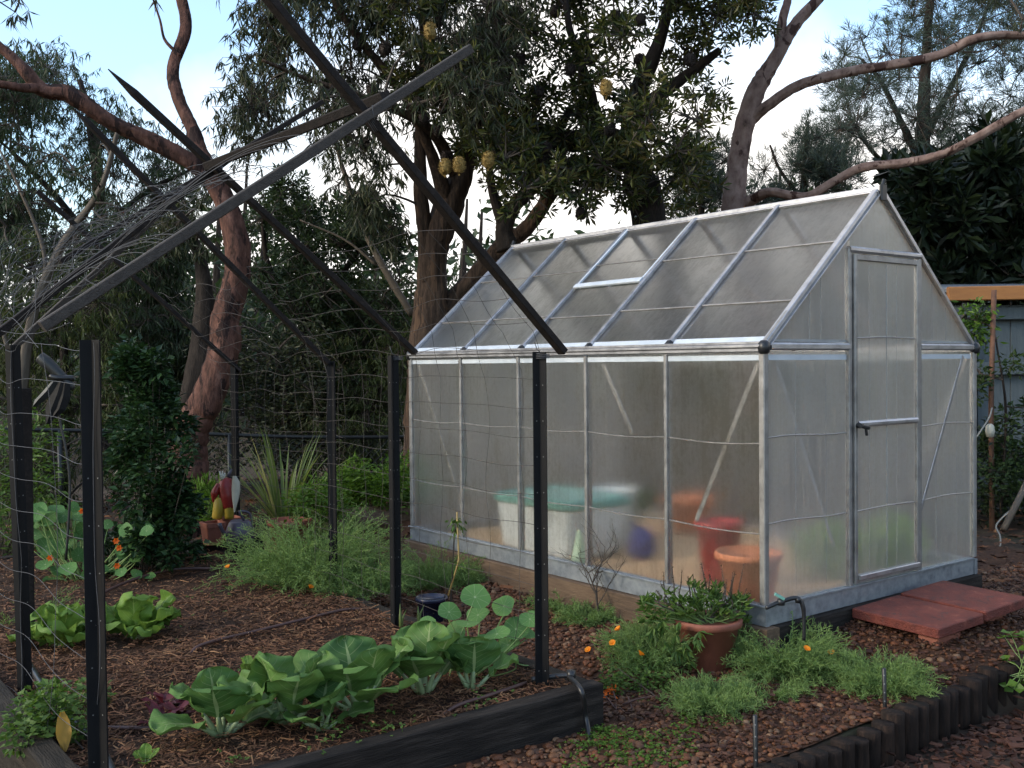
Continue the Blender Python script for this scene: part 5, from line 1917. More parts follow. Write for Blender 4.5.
# pair of stringybarks in the middle
tree('stringybark_tree', 'dark rough-barked gum with stringy bark behind the far end of the greenhouse', 'tree',
     [[(424, 470, 9.6, .21), (426, 400, 9.6, .18), (428, 350, 9.6, .165), (432, 290, 9.6, .155), (434, 255, 9.6, .14), (446, 215, 9.6, .13), (462, 175, 9.6, .105), (472, 130, 9.7, .08), (482, 80, 9.9, .07), (500, 20, 10.1, .05), (510, -60, 10.3, .035)],
      [(431, 285, 9.6, .12), (425, 235, 9.6, .075), (420, 180, 9.5, .06), (422, 100, 9.4, .05), (425, 40, 9.3, .04), (415, -40, 9.2, .03)],
      [(448, 205, 9.6, .08), (430, 150, 9.3, .05), (400, 90, 9.0, .04), (360, 40, 8.8, .03), (320, -20, 8.6, .02)],
      [(458, 178, 9.6, .06), (430, 130, 9.2, .045), (370, 100, 8.8, .03), (310, 80, 8.6, .02), (262, 60, 8.4, .012)],
      [(440, 318, 9.7, .11), (470, 282, 9.6, .09), (500, 250, 9.5, .08), (530, 225, 9.4, .07), (560, 180, 9.3, .06)]],
     CL([(225, -40), (240, 60), (232, 120), (250, 150), (290, 175), (330, 150), (380, 190), (440, 130), (520, 60), (540, -90), (240, -100)], 80, 7.9, 10.2, .18, .4) + CL([(340, 120), (420, 240), (400, 260), (350, 220), (325, 180)], 9, 8.4, 9.4, .12, .26),
     'stringy', 'euc', 'euc', 26000, .115, .017)

# banksia: dense dark crown full of cones
bpoly = [(395, -60), (400, 40), (430, 120), (480, 150), (520, 190), (560, 200), (600, 190), (650, 205), (700, 190), (718, 120), (735, 60), (760, 20), (765, -100), (400, -110)]
bk = tree('banksia_tree', 'dense dark banksia hung with old cones behind the greenhouse roof', 'tree',
     [[(648, 420, 9.6, .17), (650, 300, 9.6, .16), (648, 220, 9.6, .15), (640, 175, 9.6, .14), (632, 140, 9.6, .13), (640, 90, 9.5, .09), (660, 40, 9.4, .06), (680, -40, 9.3, .04)],
      [(636, 148, 9.6, .11), (605, 138, 9.4, .1), (570, 140, 9.2, .09), (530, 128, 9.0, .07), (490, 118, 8.8, .05), (440, 110, 8.6, .03)],
      [(640, 110, 9.5, .07), (680, 80, 9.4, .05), (720, 50, 9.2, .03)],
      [(600, 136, 9.4, .06), (590, 90, 9.2, .045), (570, 30, 9.0, .03), (560, -40, 9, .02)],
      [(508, 250, 9.0, .09), (504, 228, 9.0, .08), (515, 205, 9.0, .06), (535, 185, 9.0, .05), (550, 150, 9.0, .04), (570, 110, 9, .03)],
      [(504, 228, 9.0, .06), (492, 190, 8.9, .035), (486, 150, 8.9, .025), (470, 100, 8.8, .02)]],
     CL(bpoly, 150, 7.9, 10.4, .16, .34) + CL([(560, 150), (700, 140), (700, 215), (540, 225)], 14, 8.8, 10.2, .1, .22),
     'dkbark', 'banksia', 'rosette', 31000, .1, .025)
# cones on it
g = np.random.default_rng(4)
for px_, py_, d, m_ in [(488, 160, 7.8, 'ycone'), (459, 165, 7.8, 'ycone'), (445, 167, 7.9, 'ycone'), (606, 88, 7.7, 'ycone'), (430, 31, 7.7, 'ycone')] + [(p_[0], p_[1], 8.3 + g.random() * .5, 'cone') for p_ in [(358, 45), (384, 50), (438, 22), (385, 48), (418, 104), (435, 100), (446, 157), (488, 58), (500, 88), (538, 92), (527, 118), (555, 12), (615, 16), (581, 214), (541, 160), (505, 155), (525, 150), (365, 145), (424, 118), (438, 130), (546, 148), (532, 160), (372, 90), (460, 42), (590, 60), (640, 60), (570, 70), (655, 110), (610, 130), (520, 60), (690, 60), (640, 20)]]:
    c = at(px_, py_, d)
    mb = MB()
    h = .066 if m_ == 'ycone' else .055
    r = .046 if m_ == 'ycone' else .046
    v = np.sign(ICO[0]) * np.abs(ICO[0]) ** .8 * (1 + .2 * rng.random((len(ICO[0]), 1))) * V3(r, r, h * 1.1)
    mb.raw(v * .8 + c, ICO[1])
    nn_ = 420
    dv = unit(rng.normal(size=(nn_, 3)))
    pv_ = np.sign(dv) * np.abs(dv) ** .8 * V3(r, r, h * 1.1) * .75
    leaves(mb, c + pv_, dv * V3(1, 1, .4) + rng.normal(size=(nn_, 3)) * .25 + V3(0, 0, .25), .02 * rng.uniform(.6, 1.3, nn_), .006)
    mb.tube([c + V3(0, 0, -h * .8), c + V3(.006, .006, -h - .012)], .007, 5)
    mb.build('cone', K[m_], bk, smooth=False)

# pale gum on the right with two long bare limbs
tree('spotted_gum', 'pale pinkish gum rising behind the ridge with two long bare limbs to the right', 'tree',
     [[(728, 420, 9.8, 0.131), (730, 300, 9.8, 0.123), (733, 220, 9.8, 0.115), (736, 180, 9.8, 0.107), (744, 130, 9.8, 0.097), (757, 90, 9.8, 0.086), (775, 60, 9.8, 0.075), (795, 25, 9.8, 0.061), (822, -6, 9.8, 0.049), (860, -60, 9.8, 0.037)],
      [(779, 50, 9.8, 0.049), (782, 20, 9.8, 0.043), (790, -10, 9.8, 0.039), (800, -70, 9.9, 0.029)],
      [(748, 122, 9.8, 0.057), (768, 105, 9.7, 0.051), (800, 85, 9.6, 0.048), (850, 72, 9.4, 0.045), (900, 64, 9.2, 0.043), (940, 55, 9.1, 0.041), (972, 40, 9.0, 0.041), (1000, 35, 9.0, 0.038), (1040, 33, 9.0, 0.033), (1110, 10, 9.0, 0.025)],
      [(738, 210, 9.8, 0.074), (752, 200, 9.7, 0.051), (770, 192, 9.5, 0.045), (795, 196, 9.3, 0.041), (812, 195, 9.2, 0.039), (832, 183, 9.1, 0.039), (862, 168, 9.0, 0.039), (905, 163, 8.9, 0.039), (940, 155, 8.8, 0.036), (975, 138, 8.7, 0.034), (1030, 108, 8.6, 0.030), (1100, 80, 8.6, 0.025)]],
     CL([(960, -10), (1020, -20), (1060, 20), (1000, 20)], 4, 8.8, 9.2, .1, .2) + [(at(1110, 10, 9), .35), (at(1110, 80, 8.6), .35), (at(860, -80, 9.8), .4), (at(800, -90, 9.9), .4)],
     'spotgum', 'euc', 'euc', 700, .12, .016)

# feathery casuarinas at the right back
tree('casuarina_tree', 'tall airy blue-green casuarina at the right behind the bare limbs', 'tree',
     [[(925, 420, 15, .16), (925, 260, 15, .14), (922, 160, 15, .11), (925, 80, 15, .08), (930, 0, 15, .05), (935, -60, 15, .03)],
      [(924, 170, 15, .06), (900, 120, 14.8, .045), (880, 80, 14.6, .03), (862, 60, 14.5, .02)],
      [(924, 140, 15, .06), (950, 90, 15.2, .045), (975, 40, 15.3, .03), (990, 0, 15.4, .02)],
      [(922, 190, 15, .05), (880, 160, 14.6, .035), (850, 120, 14.3, .02)]],
     CL([(845, 40), (870, 30), (895, 45), (890, -40), (1010, -60), (1060, 0), (1040, 120), (960, 175), (880, 190), (838, 150), (830, 110)], 95, 13.5, 16.5, .28, .5),
     'dkbark', 'feather', 'feather', 42000, .15, .009)
tree('casuarina_tree', 'smaller feathery casuarina between the pale gum and the ridge end', 'tree',
     [[(800, 420, 13, .08), (800, 260, 13, .07), (803, 200, 13, .05), (806, 150, 13, .03), (808, 122, 13, .015)],
      [(802, 200, 13, .03), (780, 170, 13, .02), (770, 145, 13, .012)]],
     CL([(762, 160), (780, 135), (808, 120), (830, 130), (850, 165), (850, 200), (750, 205)], 34, 12.4, 13.6, .14, .3),
     'dkbark', 'feather', 'feather', 13000, .13, .008)
tree('casuarina_tree', 'low feathery casuarina left of the pale gum trunk', 'tree',
     [[(700, 420, 12.5, .06), (700, 260, 12.5, .05), (702, 190, 12.5, .03), (705, 150, 12.5, .02)]],
     CL([(672, 160), (700, 140), (728, 150), (735, 215), (660, 225)], 24, 12, 13, .14, .28),
     'dkbark', 'feather', 'feather', 11000, .12, .008)

# dark broad-leaved tree at the right
tree('loquat_tree', 'very dark broad-leaved tree over the blue-grey shed', 'tree',
     [[(968, 520, 11, .1), (966, 420, 11, .09), (962, 330, 11, .08), (958, 260, 11, .06), (965, 210, 11, .04)],
      [(960, 280, 11, .05), (925, 240, 10.8, .035), (905, 205, 10.7, .02)],
      [(960, 300, 11, .05), (1000, 250, 10.9, .035), (1040, 210, 10.8, .02)]],
     CL([(885, 175), (905, 160), (960, 170), (1000, 140), (1080, 110), (1110, 280), (1000, 292), (950, 290), (915, 240)], 72, 10.2, 11.8, .16, .3),
     'dkbark', 'loquat', 'rosette', 9500, .23, .07)

# left background gums
tree('dense_gum', 'bushy dark gum filling the upper left behind the red limb', 'tree',
     [[(95, 470, 13, .12), (98, 300, 13, .11), (100, 200, 13, .08), (90, 120, 13, .05), (80, 80, 13, .03)],
      [(99, 250, 13, .05), (50, 190, 12.7, .04), (10, 150, 12.4, .025)],
      [(100, 230, 13, .05), (150, 190, 13, .035), (190, 170, 13, .02)]],
     CL([(-90, 40), (0, 62), (60, 60), (100, 78), (110, 110), (150, 140), (200, 165), (200, 230), (110, 240), (-90, 260)], 84, 11.5, 14.5, .26, .5),
     'dkbark', 'euc2', 'euc', 27000, .125, .017)
tree('slender_gum', 'slender pale-stemmed gum at the left edge', 'tree',
     [[(15, 470, 10, .05), (30, 330, 10, .045), (60, 250, 10, .04), (100, 190, 10, .03), (118, 130, 10, .02)],
      [(32, 330, 10, .03), (45, 260, 10, .02), (20, 190, 10, .014), (0, 150, 10, .01)],
      [(22, 400, 10, .03), (0, 320, 10, .02), (-20, 230, 10, .014)]],
     CL([(-60, 170), (20, 140), (130, 120), (160, 200), (60, 250), (-60, 270)], 14, 9.6, 10.6, .12, .26), 'palebark', 'euc2', 'euc', 1500, .12, .016)
tree('leaning_sapling', 'pale leaning sapling slanting down to the stringybark', 'sapling',
     [[(412, 315, 10.4, .035), (385, 270, 10.4, .032), (362, 225, 10.4, .028), (345, 175, 10.4, .022), (330, 130, 10.4, .014), (310, 90, 10.4, .008)],
      [(376, 265, 10.4, .018), (345, 240, 10.4, .012), (300, 220, 10.4, .007)]],
     CL([(300, 60), (340, 100), (330, 160), (290, 120)], 5, 10, 10.8, .1, .2), 'palebark', 'euc2', 'euc', 400, .12, .015)
tree('round_banksia', 'grey-green bushy banksia in the gap between the red gum and the stringybark', 'tree',
     [[(310, 480, 11.5, .1), (308, 380, 11.5, .09), (305, 300, 11.5, .07), (310, 230, 11.5, .04)],
      [(306, 330, 11.5, .05), (345, 270, 11.3, .035), (375, 225, 11.2, .02)],
      [(306, 320, 11.5, .05), (270, 270, 11.4, .035), (262, 215, 11.3, .02)]],
     CL([(262, 205), (285, 180), (330, 200), (365, 215), (395, 225), (402, 270), (412, 340), (400, 420), (260, 430), (238, 300)], 92, 10.6, 12.6, .2, .36),
     'dkbark', 'euc2', 'rosette', 26000, .085, .026)
for px_, py0, poly, n, d, lm, st, nl, L, W, nm, lb, cat in [
    (60, 520, [(-80, 260), (40, 250), (110, 260), (130, 400), (120, 520), (-80, 520)], 60, 10.8, 'olive', 'euc', 19000, .11, .018, 'wattle_tree', 'olive-green wattle thicket behind the dark garden ornament', 'tree'),
    (165, 480, [(110, 235), (180, 225), (215, 260), (210, 400), (120, 420)], 44, 11.5, 'euc2', 'euc', 16000, .12, .018, 'bushy_gum', 'mid-green bushy gum between the shrub and the red trunk', 'tree'),
    (370, 470, [(330, 300), (410, 290), (425, 330), (425, 480), (330, 480)], 40, 11.2, 'olive', 'euc', 15000, .1, .018, 'wattle_tree', 'green wattle left of the greenhouse far corner', 'tree'),
    (280, 470, [(215, 340), (300, 330), (350, 360), (345, 460), (215, 460)], 30, 10.8, 'euc', 'shrub', 9000, .07, .028, 'dark_shrub', 'dark shrub under the grey-green banksia', 'shrub'),
    (1000, 520, [(960, 310), (985, 318), (1012, 340), (1040, 400), (1060, 500), (970, 510)], 20, 7.9, 'vine', 'shrub', 2600, .055, .026, 'climbing_vine', 'leafy vine scrambling up the rusty post beside the greenhouse', 'vine'),
    (960, 330, [(948, 300), (985, 318), (995, 350), (972, 352)], 7, 8.0, 'weed2', 'shrub', 330, .06, .028, 'vine_shoot', 'bright vine shoots below the orange beam', 'vine')]:
    cl = CL(poly, n, d - .9 if n > 20 else d - .15, d + 1. if n > 20 else d + .2, .2 if n > 20 else .1, .38 if n > 20 else .17)
    ytop = min(p_[1] for p_ in poly)
    tree(nm, lb, cat, [[(px_, py0, d, .07 if n > 20 else .012), (px_ + 6, (py0 + ytop) / 2, d, .05 if n > 20 else .01), (px_ - 4, ytop + 30, d, .025 if n > 20 else .006)]], cl, 'dkbark', lm, st, nl, L, W)

# second dark trunk behind the red gum
tree('leaning_tree', 'dark leaning trunk close behind the red gum', 'tree',
     [[(160, 520, 9.6, .12), (180, 440, 9.6, .11), (196, 380, 9.6, .1), (205, 310, 9.6, .09), (200, 260, 9.6, .06), (185, 215, 9.6, .03)]],
     CL([(160, 200), (215, 190), (210, 240), (165, 240)], 6, 9.3, 9.9, .14, .24), 'dkbark', 'euc', 'euc', 700, .12, .018)

# overhanging dark foliage sprig at top left and far woodland
mb = MB()
g = np.random.default_rng(50)
for k in range(420):
    a = g.uniform(-1.45, 1.75)
    d = g.uniform(24, 60)
    c = CAM + V3(math.sin(YAW + a) * d, math.cos(YAW + a) * d, 0)
    hz = float(gz(c[0], c[1]))
    top = g.uniform(4., 7.5) * (.75 if abs(a) < .2 else 1)
    for q in range(5):
        cc = c + V3(g.normal() * 1.5, g.normal() * 1.5, 0)
        cc[2] = hz + g.uniform(.3, top)
        n = 60
        S = cc + unit(rng.normal(size=(n, 3))) * (g.uniform(.8, 1.5) * rng.random((n, 1)) ** .4)
        leaves(mb, S, rng.normal(size=(n, 3)) + V3(0, 0, -.5), rng.uniform(.25, .5, n), rng.uniform(.1, .2, n), 0)
    mb.tube([V3(c[0], c[1], hz - .2), V3(c[0], c[1], hz + top * .5), V3(c[0] + .2, c[1], hz + top)], [.15, .1, .03], 6, 1)
tag(mb.build('far_woodland', [K['euc2'], K['dkbark']]), 'distant grey-green woodland closing the view behind the garden', 'woodland', kind='stuff')

# ---------------------------------------------------------------- plants at the back of the garden
l = gp(150, 590, -.15)
d0 = (l - CAM) @ FW
cl = []
for _ in range(70):
    py_ = rng.uniform(350, 585)
    hw = 14 + 31 * min(1, (py_ - 345) / 110)
    px_ = 145 + (py_ - 400) * .06 + rng.uniform(-hw, hw)
    cl.append((at(px_, py_, d0 + rng.uniform(-.3, .45)), rng.uniform(.07, .13)))
bush('glossy_shrub', l, 'tall column-like shrub with glossy dark green leaves left of the red trunk', 'shrub', cl, 'shrub', 'climber', 11000, .055, .034, 10)

l = gp(288, 545, -.2)
d0 = 8.0
c = at(284, 520, d0)
p = thing('flax_clump', c, 'clump of long upright strappy leaves behind the large feathery plant', 'flax')
mb = MB()
g = np.random.default_rng(61)
for k in range(70):
    az = g.uniform(0, 6.28)
    blade(mb, c + V3(math.cos(az) * .08, math.sin(az) * .08, .0), az, g.uniform(.85, 1.5), g.uniform(.45, .85), .02, g.uniform(.1, .9), .2, 0, 'strap', 3, 9, k)
mb.build('leaves', K['strap'], p, smooth=True)
c2 = at(290, 525, 7.6)
pot('terracotta_pot', c2 - V3(0, 0, .24), 'brown pot half hidden under the strappy clump', .16, .28, 'terra')

cl = [(at(rng.uniform(338, 425), rng.uniform(470, 500), rng.uniform(8.4, 9.6)), rng.uniform(.1, .18)) for _ in range(36)]
bush('lush_groundcover', at(376, 512, 9.0), 'bright green leafy mound behind the retaining log near the greenhouse far corner', 'plant', cl, 'shrub', 'weed2', 4200, .06, .03, 20)
cl = [(at(rng.uniform(296, 345), rng.uniform(488, 515), rng.uniform(7.4, 8.2)), rng.uniform(.08, .15)) for _ in range(16)]
bush('lush_groundcover', at(322, 520, 7.8), 'fresh green leafy mound beside the strappy clump', 'plant', cl, 'shrub', 'weed2', 1500, .05, .024, 14)
cl = [(at(rng.uniform(192, 222), rng.uniform(488, 515), rng.uniform(7.2, 7.8)), rng.uniform(.07, .13)) for _ in range(9)]
bush('lush_groundcover', at(206, 520, 7.5), 'bright green foliage left of the painted bird', 'plant', cl, 'up', 'weed2', 800, .07, .016, 14)
mb = MB()
P, R = smoothpath([at(330, 522, 8.3), at(370, 521, 8.4), at(425, 515, 8.6)], [.11, .115, .11], 6)
mb.tube(P, R, 12, 0, True, .06, rng)
tag(mb.build('retaining_log', K['brownsl'], smooth=True), 'brown round log retaining the bright green mound', 'log')
mb = MB()
mb.beam(at(165, 556, 6.9), at(262, 546, 7.2), .1, .16)
tag(mb.build('timber_sleeper', K['sleeper']), 'dark timber sleeper below the painted bird at the back of the bed', 'sleeper')
# big soft dark shrub masses near the bed's rear left
cl = [(at(rng.uniform(-60, 60), rng.uniform(430, 560), rng.uniform(7.2, 8.4)), rng.uniform(.12, .22)) for _ in range(30)]
bush('dark_shrub', at(0, 580, 7.8), 'loose green shrub at the left edge behind the pickets', 'shrub', cl, 'shrub', 'weed', 2600, .07, .026, 20)

# painted bird ornament
l = at(226, 536, 7.0)
bd = thing('painted_bird_ornament', l, 'painted wooden bird with red breast, mustard legs and a cream wing', 'garden ornament')
d0 = 7.0
mb = MB()
P, R = smoothpath([at(229, 508, d0), at(228, 496, d0), at(226, 486, d0), at(227, 478, d0)], [.045, .06, .055, .03], 5)
mb.tube(P, R, 12)
P, R = smoothpath([at(219, 484, d0 - .02), at(215, 493, d0 - .03), at(214, 502, d0 - .02)], [.018, .028, .012], 5)
mb.tube(P, R, 8)
mb.build('breast', K['red'], bd, smooth=True)
mb = MB()
P, R = smoothpath([at(220, 498, d0), at(219, 508, d0 - .01), at(217, 518, d0)], [.045, .04, .035], 4)
mb.tube(P, R, 10)
P, R = smoothpath([at(228, 498, d0), at(229, 508, d0 - .01), at(229, 518, d0)], [.04, .036, .03], 4)
mb.tube(P, R, 10)
mb.build('legs', K['yellow'], bd, smooth=True)
mb = MB()
P = [at(234, 478, d0 - .03), at(237, 488, d0 - .05), at(236, 500, d0 - .05), at(234, 511, d0 - .03)]
for k, (w, th) in enumerate([(0, 0)]):
    V = []
    for px_, py_, w in ((234.5, 476, .012), (236, 482, .027), (236, 490, .03), (235.5, 498, .024), (235, 505, .014), (234.5, 512, .004)):
        c = at(px_, py_, d0 - .07)
        V.append([c - RT * w, c - RT * w * .5 - FW * .008, c + RT * w * .5 - FW * .008, c + RT * w, c + FW * .012, c - RT * w])
    mb.grid(np.array(V))
mb.build('wing', K['cream'], bd, smooth=True)
mb = MB()
for a, b_ in (((222, 480), (219.5, 471)), ((222.5, 480), (222.5, 471)), ((223.5, 480), (225, 473))):
    mb.tube([at(*a, d0 - .02), at(*b_, d0 - .02)], [.012, .004], 6)
mb.build('crest', K['cream'], bd, smooth=True)
mb = MB()
mb.tube([at(228, 477, d0), at(230, 473, d0), at(232, 469, d0)], [.016, .012, .004], 6)
mb.build('beak', K['mauve'], bd, smooth=True)
def trough(px_, py_, d, w, h, label):
    c = at(px_, py_, d)
    t = thing('planter_box', c, label, 'planter', 'small terracotta planters under the painted bird')
    loft([rrect(w * .8, w * .8, .01, 0), rrect(w, w, .012, h * .8), rrect(w * 1.08, w * 1.08, .012, h * .8), rrect(w * 1.08, w * 1.08, .012, h), rrect(w * .9, w * .9, .01, h), rrect(w * .85, w * .85, .01, h * .85)]).build('body', K['terra'], t, world=False)
trough(213, 544, 6.95, .13, .15, 'small square terracotta planter under the left of the painted bird')
trough(230, 540, 7.1, .13, .16, 'small square terracotta planter behind the mauve can')
l = at(240, 545, 6.75)
cn = thing('watering_can', l, 'dull mauve watering can at the foot of the painted bird', 'watering can')
mb = MB()
mb.lathe([(.06, 0), (.085, .02), (.095, .09), (.07, .15), (.055, .165), (.05, .16)], l, 20)
mb.build('body', K['mauve'], cn, smooth=True)
mb = MB()
P, R = smoothpath([l + V3(-.06, 0, .05), l + V3(-.12, -.02, .1), l + V3(-.15, -.03, .16)], [.014, .012, .014], 4)
mb.tube(P, R, 8)
mb.build('spout', K['mauve'], cn, smooth=True)
mb = MB()
P, R = smoothpath([l + V3(.03, 0, .16), l + V3(.0, 0, .22), l + V3(.07, 0, .2), l + V3(.09, 0, .1)], [.008] * 4, 5)
mb.tube(P, R, 8)
mb.build('handle', K['mauve'], cn, smooth=True)

# dark bird-like wind spinner on a stake
d0 = 4.7
l = at(60, 520, d0)
ws = thing('wind_spinner', l, 'dark bird-shaped wind spinner with drooping blades on a thin stake', 'garden ornament')
mb = MB()
P, R = smoothpath([at(40, 357, d0), at(46, 362, d0), at(58, 373, d0), at(70, 385, d0), at(72, 390, d0)], [.026, .03, .024, .02, .012], 5)
mb.tube(P, R, 12)
mb.build('body', K['fence'], ws, smooth=True)
mb = MB()
P, R = smoothpath([at(50, 376, d0 - .02), at(58, 378, d0 - .02), at(74, 378, d0)], [.012, .014, .013], 4)
mb.tube(P, R, 8)
mb.build('axle', K['black'], ws, smooth=True)
for pts_, w_ in (([(55, 382), (47, 393), (40, 400), (34, 407)], (.018, .026, .024, .008)), ([(62, 382), (58, 396), (53, 408), (48, 424)], (.02, .038, .036, .01)), ([(66, 384), (64, 398), (60, 410), (54, 418)], (.018, .03, .026, .008))):
    mb = MB()
    V = []
    for (px_, py_), w in zip(pts_, w_):
        c = at(px_, py_, d0 - .02)
        V.append([c - RT * w, c + UP * .006 - FW * .01, c + RT * w, c + FW * .008, c - RT * w])
    mb.grid(np.array(V))
    mb.build('blade', K['picket'] if w_[1] > .027 else K['fence'], ws)
mb = MB()
P, R = smoothpath([at(66, 384, d0 + .03), at(59, 412, d0 + .03), at(66, 450, d0 + .03), at(70, 490, d0 + .03), at(66, 560, d0 + .03)], [.006] * 5, 5)
mb.tube(P, R, 6)
mb.build('stake', K['fence'], ws, smooth=True)

# ---------------------------------------------------------------- black chain-link pool fence at the back
f0, f1 = at(-120, 420, 8.2), at(440, 436, 10.2)
fe = thing('chainlink_fence', V3(f0[0], f0[1], -.6), 'black chain-link fence with a round top rail behind the garden', 'fence')
zt = lambda t: at(30 + 0, 429, 8.6)[2]
mb = MB()
tops = [at(-120, 427, 8.0), at(100, 431, 8.9), at(180, 433, 9.2), at(300, 437, 9.6), at(440, 437, 10.2)]
mb.tube(smoothpath(tops, [.018] * 5, 4)[0], .018, 8)
mb.build('top_rail', K['fence'], fe, smooth=True)
for k in range(6):
    t = k / 5
    i = min(3, int(t * 4))
    q = tops[i] + (tops[i + 1] - tops[i]) * (t * 4 - i)
    mb = MB()
    mb.tube([q, V3(q[0], q[1], float(gz(q[0], q[1])) - .1)], .022, 8)
    mb.build('post', K['fence'], fe, smooth=True)
A, B = [], []
TP, _ = smoothpath(tops, [1] * 5, 30)
H = 1.0
dd = np.concatenate([[0], np.cumsum(np.linalg.norm(np.diff(TP, axis=0), axis=1))])
for s in np.arange(-H, dd[-1], .07):
    for sg in (1, -1):
        u0, u1 = (s, s + H) if sg > 0 else (s + H, s)
        qs = []
        for u_, dz_ in ((u0, 0), (u1, -H)):
            u_ = min(max(u_, 0), dd[-1])
            qs.append(V3(np.interp(u_, dd, TP[:, 0]), np.interp(u_, dd, TP[:, 1]), np.interp(u_, dd, TP[:, 2]) + dz_))
        A.append(qs[0])
        B.append(qs[1])
mb = MB()
strips(mb, np.array(A), np.array(B), .002)
mb.build('chain_link', K['fence'], fe)

# ---------------------------------------------------------------- shed, rusty post and odds at the right
sh = thing('garden_shed', at(1010, 500, 8.9), 'blue-grey timber shed front under a bright orange beam', 'shed')
d0 = 8.9
X_ = RT * V3(1, 1, 0)
X_ = unit(X_)
Yv = unit(FW * V3(1, 1, 0))
o0 = at(955, 300, d0)
zz0, zz1 = -.3, at(955, 303, d0)[2]
mb = MB()
for k in range(16):
    a = o0 + X_ * (.145 * k)
    mb.beam(V3(a[0], a[1], zz0) + Yv * .06, V3(a[0], a[1], zz1 - .02) + Yv * (.06 + .004 * (k % 2)), .14, .02, Yv)
mb.build('wall_boards', K['greywall'], sh)
mb = MB()
for fr in (.12, .9, 2.0):
    a = o0 + X_ * fr
    mb.beam(V3(a[0], a[1], zz0), V3(a[0], a[1], zz1), .1, .06, Yv)
for fz in (.12, .6, 1.3):
    a = o0 + V3(0, 0, -fz)
    mb.beam(a + Yv * .0, a + X_ * 2.2, .05, .11)
mb.build('wall_frame', K['greywall'], sh)
mb = MB()
a, b_ = at(948, 294, d0 - .15), at(948, 294, d0 - .15) + X_ * 2.4 + V3(0, 0, .02)
mb.beam(a, b_, .06, .12)
mb.build('orange_beam', K['orange'], sh)
mb = MB()
a = o0 + V3(0, 0, .06)
mb.hexa([a - X_ * .1 - Yv * .1, a + X_ * 2.4 - Yv * .1, a + X_ * 2.4 + Yv * 1.4 + V3(0, 0, .15), a - X_ * .1 + Yv * 1.4 + V3(0, 0, .15)] + [q + V3(0, 0, .03) for q in (a - X_ * .1 - Yv * .1, a + X_ * 2.4 - Yv * .1, a + X_ * 2.4 + Yv * 1.4 + V3(0, 0, .15), a - X_ * .1 + Yv * 1.4 + V3(0, 0, .15))])
mb.build('roof', K['steel'], sh)
mb = MB()
mb.tube([at(992, 545, 7.9), at(991, 400, 7.9), at(994, 290, 7.9)], .02, 8, rough=.06, rg=rng)
tag(mb.build('rusty_post', K['rust'], smooth=True), 'rusty upright steel post in front of the blue-grey shed', 'post')
cd = thing('hanging_fitting', at(990, 430, 7.7), 'small pale fitting hanging on a cord beside the greenhouse', 'fitting')
mb = MB()
c = at(990, 431, 7.75)
mb.lathe([(0, -.05), (.025, -.045), (.035, 0), (.028, .04), (.012, .055), (0, .056)], c, 12)
mb.build('body', K['cream'], cd, smooth=True)
mb = MB()
P, R = smoothpath([at(972, 443, 7.7), at(980, 432, 7.7), at(989, 418, 7.75), at(992, 408, 7.85)], [.006] * 4, 6)
mb.tube(P, R, 6)
mb.build('cord', K['rope'], cd, smooth=True)
mb = MB()
P, R = smoothpath([at(972, 550, 7.2), at(985, 551, 7.2), at(999, 548, 7.2), at(1000, 536, 7.25), at(996, 526, 7.3), at(1004, 516, 7.3), at(1010, 511, 7.3)], [.006] * 7, 6)
mb.tube(P, R, 6)
tag(mb.build('rope', K['rope'], smooth=True), 'pale rope curling over the leaf litter at the right', 'rope')
mb = MB()
mb.tube([at(1003, 530, 7.0), at(1016, 505, 7.1), at(1040, 455, 7.3)], .022, 8)
tag(mb.build('leaning_pole', K['palebark'], smooth=True), 'brown pole leaning at the right edge', 'pole')
cl = [(at(rng.uniform(975, 1060), rng.uniform(440, 520), rng.uniform(7.9, 8.5)), rng.uniform(.12, .22)) for _ in range(24)]
bush('dark_shrub', at(1015, 530, 8.8), 'dark leafy shrub below the shed at the right edge', 'shrub', cl, 'shrub', 'loquat', 1900, .07, .03, 16)

# ---------------------------------------------------------------- sky, sun, render
w = bpy.data.worlds.new('World')
SC.world = w
w.use_nodes = True
t = w.node_tree
t.nodes.clear()
Lk = t.links.new
out = t.nodes.new('ShaderNodeOutputWorld')
bg = t.nodes.new('ShaderNodeBackground')
SUN_EL, SUN_AZ = math.radians(24), math.radians(-75)      # azimuth clockwise from +y
sky = t.nodes.new('ShaderNodeTexSky')
sky.sky_type = 'NISHITA'
sky.sun_disc = False
sky.sun_elevation = SUN_EL
sky.sun_rotation = SUN_AZ
sky.air_density = 1.2
sky.dust_density = 1.5
tc = t.nodes.new('ShaderNodeTexCoord')
no = nd(t, 'ShaderNodeTexNoise', Scale=2.2, Detail=6., Roughness=.55)
Lk(tc.outputs['Generated'], no.inputs['Vector'])
sx = t.nodes.new('ShaderNodeSeparateXYZ')
Lk(tc.outputs['Generated'], sx.inputs[0])
mr = nd(t, 'ShaderNodeMapRange')
mr.inputs['From Min'].default_value = .05
mr.inputs['From Max'].default_value = .6
mr.inputs['To Min'].default_value = .35
mr.inputs['To Max'].default_value = -.02
Lk(sx.outputs[2], mr.inputs['Value'])
gapv = nd(t, 'ShaderNodeVectorMath', operation='DOT_PRODUCT')
Lk(tc.outputs['Generated'], gapv.inputs[0])
gapv.inputs[1].default_value = (math.sin(.2) * math.cos(.42), math.cos(.2) * math.cos(.42), math.sin(.42))
gm = nd(t, 'ShaderNodeMapRange')
gm.inputs['From Min'].default_value = .9
gm.inputs['From Max'].default_value = 1.
gm.inputs['To Min'].default_value = 0.
gm.inputs['To Max'].default_value = -.62
Lk(gapv.outputs['Value'], gm.inputs['Value'])
ad0 = nd(t, 'ShaderNodeMath', operation='ADD')
ad = nd(t, 'ShaderNodeMath', operation='ADD')
